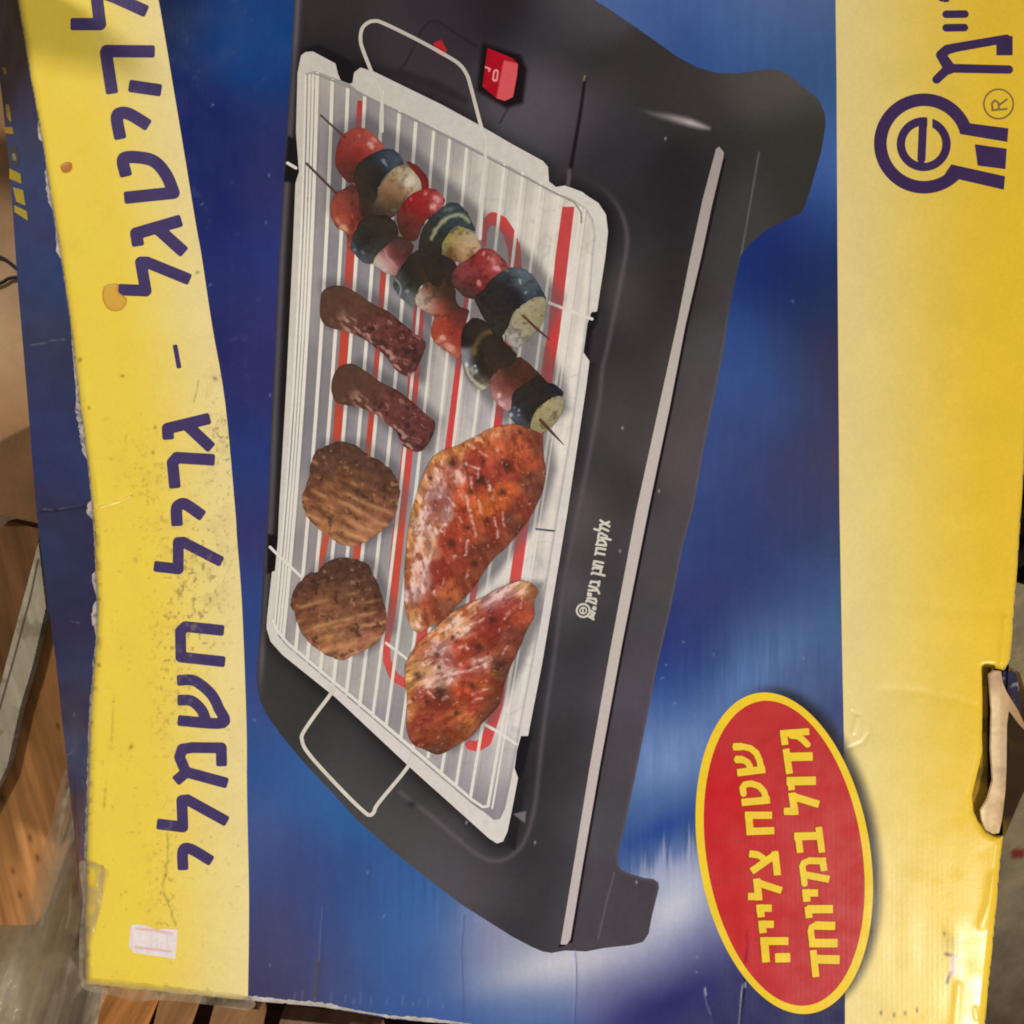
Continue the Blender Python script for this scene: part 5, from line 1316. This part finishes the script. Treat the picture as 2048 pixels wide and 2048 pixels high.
HS2 = [([(885, 1352), (930, 1342), (965, 1330)], 7), ([(940, 1250), (968, 1237)], 4), ([(957, 1322), (980, 1312)], 4), ([(945, 1388), (976, 1378)], 3), ([(943, 1405), (965, 1396)], 3.5), ([(1004, 1307), (1015, 1293)], 5), ([(890, 1272), (896, 1252)], 9), ([(921, 1296), (923, 1295)], 8), ([(912, 1245), (922, 1225)], 6), ([(930, 1265), (915, 1275)], 7), ([(950, 1225), (949, 1215)], 4), ([(1010, 1238), (1018, 1225)], 5), ([(985, 1195), (1000, 1190)], 10), ([(1012, 1182), (1020, 1178)], 8), ([(875, 1368), (862, 1378)], 5), ([(855, 1385), (868, 1395)], 4), ([(855, 1300), (850, 1310)], 5), ([(866, 1292), (870, 1300)], 4), ([(890, 1318), (900, 1322)], 4), ([(910, 1370), (913, 1372)], 6), ([(885, 1398), (898, 1394)], 5), ([(1000, 1255), (995, 1262)], 4), ([(1045, 1195), (1040, 1215)], 4), ([(930, 1290), (936, 1300)], 4), ([(918, 1328), (925, 1332)], 4), ([(840, 1385), (835, 1378)], 4)]


def chicken(pts, cc, ds, hs, ang, seed):
    s = poly_sdf(curve(pts, True, 5))
    def pf(X, Y):
        c = ctrl(X, Y, cc, 13)
        a, b = rot(X, Y, ang)
        n = fbm(a / 2.4, b, 9, 4, seed); n1 = fbm(X, Y, 12, 4, seed + 1); n2 = fbm(X, Y, 30, 3, seed + 2)
        c = c * (1 + 0.2 * n + 0.16 * n1)[..., None]
        c = c * np.array([0.95, 0.97, 0.95]) + 0.05 * c.mean(-1, keepdims=True)
        c = lay(c, (128, 50, 40), smooth(0.05, 0.45, n2) * 0.5)
        c = lay(c, (216, 122, 60), smooth(0.2, 0.5, fbm(X, Y, 22, 3, seed + 3)) * 0.16)
        c = lay(c, (96, 46, 38), smooth(0.15, 0.45, fbm(a / 1.8, b, 7, 3, seed + 8)) * 0.4)
        lightness = smooth(105, 150, c[..., 1])
        c = lay(c, (246, 216, 204), smooth(0.1, 0.35, n) * lightness * 0.55)
        c = lay(c, (110, 64, 66), smooth(0.2, 0.45, -n) * lightness * 0.4)
        for x, y, r in ds:
            c = lay(c, (74, 50, 42), blob(X + 4 * n1, Y + 4 * n, x, y, r, r * 0.85, 35) * 0.85)
        for p, w in hs:
            q = stroke_sdf([p], w * 0.6)(X + 5 * n1, Y + 5 * n)
            c = lay(c, (236, 200, 186), (1 - smooth(-2, 3.2, q)) * np.clip(0.62 + 0.7 * fbm(X, Y, 6, 2, seed + 7), 0, 0.9))
        tiny = smooth(0.55, 0.75, fbm(a / 1.6, b, 5, 2, seed + 5))
        c = lay(c, (228, 170, 150), tiny * 0.5)
        e = s(X, Y)
        return c * (1 - 0.08 * np.exp(-(e / 2.5) ** 2))[..., None]
    return s, pf


for pts, cc, ds, hs, ang, seed in ((c1, CC1, DS1, HS1, 75, 171), (c2, CC2, DS2, HS2, -35, 191)):
    s, pf = chicken(pts, cc, ds, hs, ang, seed)
    sheet('chicken_breast', s, pf, 17, box, step=1.2)

# ================================================================== BADGE, STICKER, DROPS
bd = sheet('badge', ellipse_sdf(*BC), lambda X, Y: flat(243, 203, 54, 0.02)(X, Y), 2, box, step=2)


def paint_red(X, Y):
    c = ctrl(X, Y, [(1440, 1640, 208, 48, 52), (1540, 1450, 200, 62, 62), (1560, 1700, 204, 66, 68), (1650, 1700, 202, 68, 66), (1700, 1800, 200, 70, 66), (1600, 1950, 202, 66, 68), (1480, 1800, 206, 56, 58)], 70)
    c = c * np.array([0.97, 0.92, 0.92]) * (1 + 0.03 * fbm(X, Y, 20, 3, 201))[..., None]
    return lay(c, (140, 30, 46), band(X, Y, [[(1494, 1860, 1.5), (1495, 1890, 3), (1491, 1925, 6)]], None, 3) * 0.7)


field = sheet('badge_field', ellipse_sdf(BC[0], BC[1], -16.5), paint_red, 3, bd, step=2)
b1 = lambda p: T(1440, 1430, p, 200.0); b2 = lambda p: T(1460, 1630, p, 240.0); b3 = lambda p: T(1440, 1780, p, 250.0)
line1 = [(13.2, b1([(262, 615), (420, 610)])), (13.2, b1([(340, 1115), (865, 1050)])), (13.2, b1([(302, 860), (430, 860)])),
         (13, b1([(425, 1690), (955, 1640)])),
         (13, b2([(670, 5), (300, 5), (322, 265), (705, 252)])),
         (12.5, b2([(352, 905), (755, 620)])), (12.5, b2([(722, 590), (765, 965)])), (12.5, b2([(315, 622), (440, 640)])),
         (12.5, b2([(430, 1085), (825, 1215)])), (13, b2([(430, 1030), (458, 1315), (297, 1312)])),
         (13, b2([(665, 1500), (485, 1500), (502, 1640)])), (13, b2([(700, 1760), (518, 1760), (532, 1895)])),
         (14, b3([(1050, 790), (685, 790), (712, 1112)])), (17, b3([(858, 1050), (1080, 1045)]))]
round1 = [b1([(300, 612), (440, 610), (590, 645), (700, 735), (765, 880), (800, 1050)]), b1([(330, 860), (440, 862), (530, 915), (575, 990), (590, 1040)]),
          b1([(455, 1520), (435, 1410), (480, 1345), (600, 1325), (750, 1370), (850, 1480), (890, 1620)]), b2([(360, 625), (460, 645), (550, 710), (590, 740)])]
line2 = [(12, b1([(1170, 360), (1715, 320)])), (12, b1([(1225, 310), (1255, 572)])),
         (12, b1([(1275, 660), (1342, 1130)])), (15.5, b1([(1300, 812), (1782, 800)])), (15.5, b1([(1295, 1280), (1845, 1270)])), (11.5, b1([(1365, 1270), (1385, 1445)])),
         (13, b1([(1400, 1570), (1905, 1725)])), (13, b1([(1390, 1510), (1440, 1860), (1242, 1862)])),
         (14, b2([(1040, 345), (1450, 335)])), (11.5, b2([(1092, 300), (1130, 602)])), (11.5, b2([(1428, 200), (1480, 600)])),
         (12, b2([(1515, 895), (1490, 742), (1260, 735)])), (12.5, b2([(1200, 960), (1592, 1035)])),
         (13, b2([(1410, 1255), (1225, 1255), (1238, 1390)])), (15, b2([(1650, 1515), (1250, 1518)])), (12, b2([(1255, 1480), (1272, 1652)])),
         (15, b3([(1775, 555), (1470, 548)])), (15.5, b3([(1385, 820), (1812, 822)])), (12, b3([(1440, 935), (1482, 1340)])), (16, b3([(1450, 1070), (1842, 1078)]))]
round2 = [b1([(1380, 400), (1500, 410), (1590, 470), (1690, 570)]), b2([(1280, 735), (1190, 770), (1165, 830), (1200, 1105)]), b3([(1480, 548), (1420, 575), (1402, 640), (1425, 800)])]
l1 = union(butt_sdf(line1), stroke_sdf(round1, 12.6)); l2 = union(butt_sdf(line2), stroke_sdf(round2, 12.4))


def grow(f, a, dx=0, dy=0):
    def h(X, Y):
        return f(X - dx, Y - dy) - a
    h.bbox = (f.bbox[0] - a - abs(dx), f.bbox[1] - a - abs(dy), f.bbox[2] + a + abs(dx), f.bbox[3] + a + abs(dy))
    return h


sheet('lettering_outline', grow(union(l1, l2), 1.0, -1.2, 0.4), flat(150, 66, 34, 0.05), 4, bd, step=1.2)
sheet('badge_lettering', l1, flat(244, 204, 62, 0.03), 5, bd, step=1.1)
sheet('badge_lettering', l2, flat(244, 204, 62, 0.03), 5, bd, step=1.1)

tk = lambda p: T(0, 1536, p)


def paint_sticker(X, Y):
    c = flat(242, 226, 218, 0.03, 16)(X, Y)
    c = lay(c, (232, 168, 160), band(X, Y, [tk([(1030, 1212), (1160, 1225), (1295, 1250)]), tk([(1022, 1352), (1150, 1368), (1290, 1385)])], 4, 2.5) * 0.75)
    c = lay(c, (234, 190, 180), smooth(0.2, 0.5, fbm(X, Y * 0.3, 8, 3, 210)) * 0.3)
    return lay(c, (238, 180, 172), np.exp(-((X - kx0) / 3.0) ** 2) * 0.3)


kx0 = tk([(990, 1300)])[0][0]
sheet('price_sticker', poly_sdf(tk([(985, 1185), (1060, 1180), (1110, 1192), (1150, 1212), (1195, 1222), (1240, 1212), (1342, 1220), (1325, 1440), (1180, 1420), (1010, 1395), (972, 1350)])), paint_sticker, 4, box, step=1.2, mat=M_PAPER)


def drop(pts, height, rgb1, rgb2, lx):
    s = poly_sdf(curve(pts, True, 6))
    m = -min(s(np.array([[np.mean([p[0] for p in pts])]]), np.array([[np.mean([p[1] for p in pts])]]))[0, 0], -4)
    def pf(X, Y):
        d = np.clip(-s(X, Y) / m, 0, 1)
        c = np.ones(X.shape + (3,)) * np.array(rgb1, float)
        return lay(c, rgb2, np.exp(-(d / 0.25) ** 2) * 0.6)
    return sheet('glue_drop', s, pf, 3, box, step=1.2, mat=M_GLOSS, zf=lambda X, Y: relief(X, Y) + 4 * EPS + 0.45 * height * np.sqrt(np.clip(1 - (1 - np.clip(-s(X, Y) / m, 0, 1)) ** 2, 0, 1)))


drop(T(0, 0, [(455, 1260), (470, 1235), (510, 1222), (540, 1232), (545, 1270), (520, 1300), (475, 1302)]), 0.0006, (186, 116, 44), (196, 132, 50), 0)
drop(T(0, 512, [(785, 235), (830, 215), (890, 212), (895, 270), (930, 300), (955, 320), (950, 370), (910, 410), (850, 415), (800, 385), (772, 310)]), 0.0009, (218, 168, 66), (186, 126, 44), 0)

# ---- torn flap at the right edge
def flap_paint(stripes, seed):
    def f(X, Y):
        c = ctrl(X, Y, stripes, 16)
        return np.clip(c * np.array([1.2, 1.2, 1.18]) * (1 + 0.07 * fbm(X, Y, 9, 3, seed))[..., None], 0, 255)
    return f


sheet('tear_shade', poly_sdf([(1940, 1330), (2012, 1330), (2040, 1345), (2060, 1420), (2070, 1540), (2040, 1600), (2010, 1672), (1960, 1672), (1940, 1600)]), lambda X, Y: ctrl(X, Y, [(1955, 1600, 150, 116, 44), (1968, 1500, 150, 118, 46), (1972, 1400, 142, 108, 46), (1975, 1345, 120, 90, 40), (1984, 1500, 46, 38, 24), (1990, 1400, 50, 40, 26), (2030, 1540, 58, 44, 32), (2040, 1450, 58, 44, 32), (2010, 1600, 56, 42, 30), (1960, 1630, 140, 104, 42)], 7), 0, box, step=2, mat=M_PAPER, zf=lambda X, Y: -0.0015 - 0.00055 * np.maximum(X - 1975, 0))  # shaded yellow and the dark gap are painted into this sheet
tear = sheet('torn_flap', poly_sdf([(1978, 1350), (1988, 1342), (2002, 1342), (2006, 1366), (2014, 1385), (2036, 1420), (2050, 1450), (2052, 1462), (2040, 1450), (2018, 1420), (2014, 1450), (2013, 1536), (2011, 1580), (2004, 1640), (1998, 1666), (1986, 1668), (1972, 1660), (1964, 1640), (1962, 1622), (1975, 1600), (1986, 1562), (1982, 1500), (1984, 1420), (1981, 1385)]),
             flap_paint([(1985, 1360, 158, 128, 100), (1995, 1360, 168, 140, 110), (1990, 1400, 220, 196, 156), (2005, 1390, 160, 126, 92), (2025, 1410, 156, 122, 86), (1996, 1440, 218, 198, 158), (2010, 1440, 140, 104, 72), (1995, 1500, 212, 190, 150), (2008, 1500, 150, 118, 88), (1996, 1560, 206, 182, 146), (2009, 1560, 132, 96, 70), (1985, 1590, 200, 172, 132), (1970, 1630, 240, 214, 168), (1985, 1630, 178, 148, 112), (1998, 1620, 150, 118, 86), (1985, 1660, 178, 150, 112)], 220), 0, box,
             step=1.3, mat=M_PAPER, zf=lambda X, Y: 0.0035 - 0.00042 * np.maximum(X - 2000, 0) + 0.0007 * np.sin((X - 1975) * 0.16) + 0.0008 * fbm(X, Y, 30, 2, 7), skirt=0.0018)
sheet('flap_print', poly_sdf([(2005, 1343), (2030, 1340), (2036, 1360), (2040, 1403), (2043, 1428), (2034, 1416), (2015, 1378), (2006, 1363)]), lambda X, Y: lay(flat(54, 50, 66, 0.2, 8)(X, Y), (150, 142, 136), smooth(0.2, 0.5, fbm(X, Y, 12, 2, 5)) * 0.8), 0, tear, step=1.2, mat=M_PAPER, zf=lambda X, Y: np.full(X.shape, -0.003) - 0.0003 * (X - 2005))

# ================================================================== CLEAR WRAP
M_FILM = bpy.data.materials.new('clear_film'); M_FILM.use_nodes = True
nt = M_FILM.node_tree; nt.nodes.clear()
out = nt.nodes.new('ShaderNodeOutputMaterial')
tr = nt.nodes.new('ShaderNodeBsdfTransparent'); tr.inputs[0].default_value = (0.96, 0.95, 0.92, 1)
pb = nt.nodes.new('ShaderNodeBsdfPrincipled'); pb.inputs['Base Color'].default_value = (0.50, 0.40, 0.275, 1); pb.inputs['Roughness'].default_value = 0.3; pb.inputs['Specular IOR Level'].default_value = 0.55
tc = nt.nodes.new('ShaderNodeTexCoord'); mp = nt.nodes.new('ShaderNodeMapping'); mp.inputs['Rotation'].default_value = (0, 0, math.radians(-16)); mp.inputs['Scale'].default_value = (1.0, 0.12, 1)
nz = nt.nodes.new('ShaderNodeTexNoise'); nz.inputs['Scale'].default_value = 160; nz.inputs['Detail'].default_value = 4
nt.links.new(tc.outputs['Object'], mp.inputs['Vector']); nt.links.new(mp.outputs['Vector'], nz.inputs['Vector'])
bp = nt.nodes.new('ShaderNodeBump'); bp.inputs['Strength'].default_value = 0.2; bp.inputs['Distance'].default_value = 0.0015
nt.links.new(nz.outputs['Fac'], bp.inputs['Height']); nt.links.new(bp.outputs['Normal'], pb.inputs['Normal'])
at = nt.nodes.new('ShaderNodeAttribute'); at.attribute_name = 'pigment'
mx = nt.nodes.new('ShaderNodeMixShader')
nt.links.new(at.outputs['Fac'], mx.inputs['Fac']); nt.links.new(tr.outputs[0], mx.inputs[1]); nt.links.new(pb.outputs[0], mx.inputs[2]); nt.links.new(mx.outputs[0], out.inputs['Surface'])


def film_paint(kind):
    def f(X, Y):
        if kind == 0:
            u, v = rot(X, Y, 106)
            a = 0.36 + 0.34 * fbm(u / 10.0, v, 24, 3, 231) + 0.28 * smooth(0.25, 0.5, fbm(u / 14.0, v, 14, 3, 237))
            a = a * smooth(0, 26, X - np.interp(Y, [1400, 1560, 1700, 1850, 1950, 2048], [128, 108, 80, 40, 0, -20]) + 14)
            for p, w, m in (([(128, 1600), (120, 1660), (108, 1720), (98, 1780), (82, 1850)], 5, 0.4), ([(98, 1660), (84, 1730), (70, 1800), (58, 1860)], 4, 0.35), ([(136, 1580), (124, 1640)], 6, 0.45), ([(142, 1785), (139, 1830), (133, 1855)], 4, 0.55)):
                a = a + band(X, Y, [p], w, 3) * m
        else:
            a = 0.34 + 0.3 * fbm(X, Y, 20, 3, 232)
            if kind == 1:
                a = a * (1 - 0.9 * (1 - smooth(-3, 4, np.hypot((X - 184) / 9, (Y - 1757) / 19) * 10 - 10)))
                a = a + band(X, Y, [[(178, 1728), (198, 1730), (210, 1738), (204, 1780), (192, 1830)]], 8, 4) * 0.2
        a = np.clip(a, 0.02, 0.95)
        v = np.where(a <= 0.0031308, a * 12.92, 1.055 * a ** (1 / 2.4) - 0.055) * 255
        return np.stack([v, v, v], -1)
    return f


wrap = thing('plastic_wrap', 'clear crumpled plastic wrap hanging off the lower left corner of the box', 'wrap', (0, 0, 0))
F0 = curve([(134, 1540), (146, 1640), (152, 1710), (160, 1800), (166, 1880), (170, 1960), (215, 1978), (200, 2020), (150, 2170), (-58, 2170), (-58, 2010), (10, 1900), (50, 1830), (80, 1720), (104, 1640), (120, 1570)], True, 4)


def film_z0(X, Y):
    ed = np.interp(Y, [1540, 1700, 1850, 1968, 2100], [137, 151, 165, 172, 200])
    d = np.clip(ed - X, 0, 250)
    u, v = rot(X, Y, 106)
    return -0.03 - 0.075 * smooth(0, 150, d) + 0.006 * fbm(u / 6.0, v, 30, 2, 233) + 0.003 * fbm(X, Y, 26, 2, 234)


sheet('loose_film', poly_sdf(F0), film_paint(0), 0, wrap, step=2.0, mat=M_FILM, zf=film_z0, lit=False)
F1 = curve([(158, 1728), (180, 1724), (205, 1733), (212, 1742), (207, 1780), (197, 1830), (186, 1870), (178, 1900), (178, 1925), (180, 1950), (172, 1972), (160, 1962), (158, 1900), (160, 1850), (166, 1800)], True, 4)
sheet('torn_film', poly_sdf(F1), film_paint(1), 0, wrap, step=1.3, mat=M_FILM, zf=lambda X, Y: relief(X, Y) + 0.0012 + 0.0010 * fbm(X, Y * 0.4, 12, 2, 235), lit=False)
F2 = curve([(165, 1962), (200, 1960), (300, 1972), (420, 1986), (500, 1998), (510, 2012), (490, 2020), (420, 2010), (320, 2000), (270, 2004), (230, 1992), (170, 1980)], True, 4)
sheet('edge_film', poly_sdf(F2), film_paint(2), 0, wrap, step=1.6, mat=M_FILM, zf=lambda X, Y: 0.0011 - 0.006 * smooth(1968, 2018, Y - 0.1 * (X - 170)) + 0.0008 * fbm(X, Y, 14, 2, 236), lit=False)
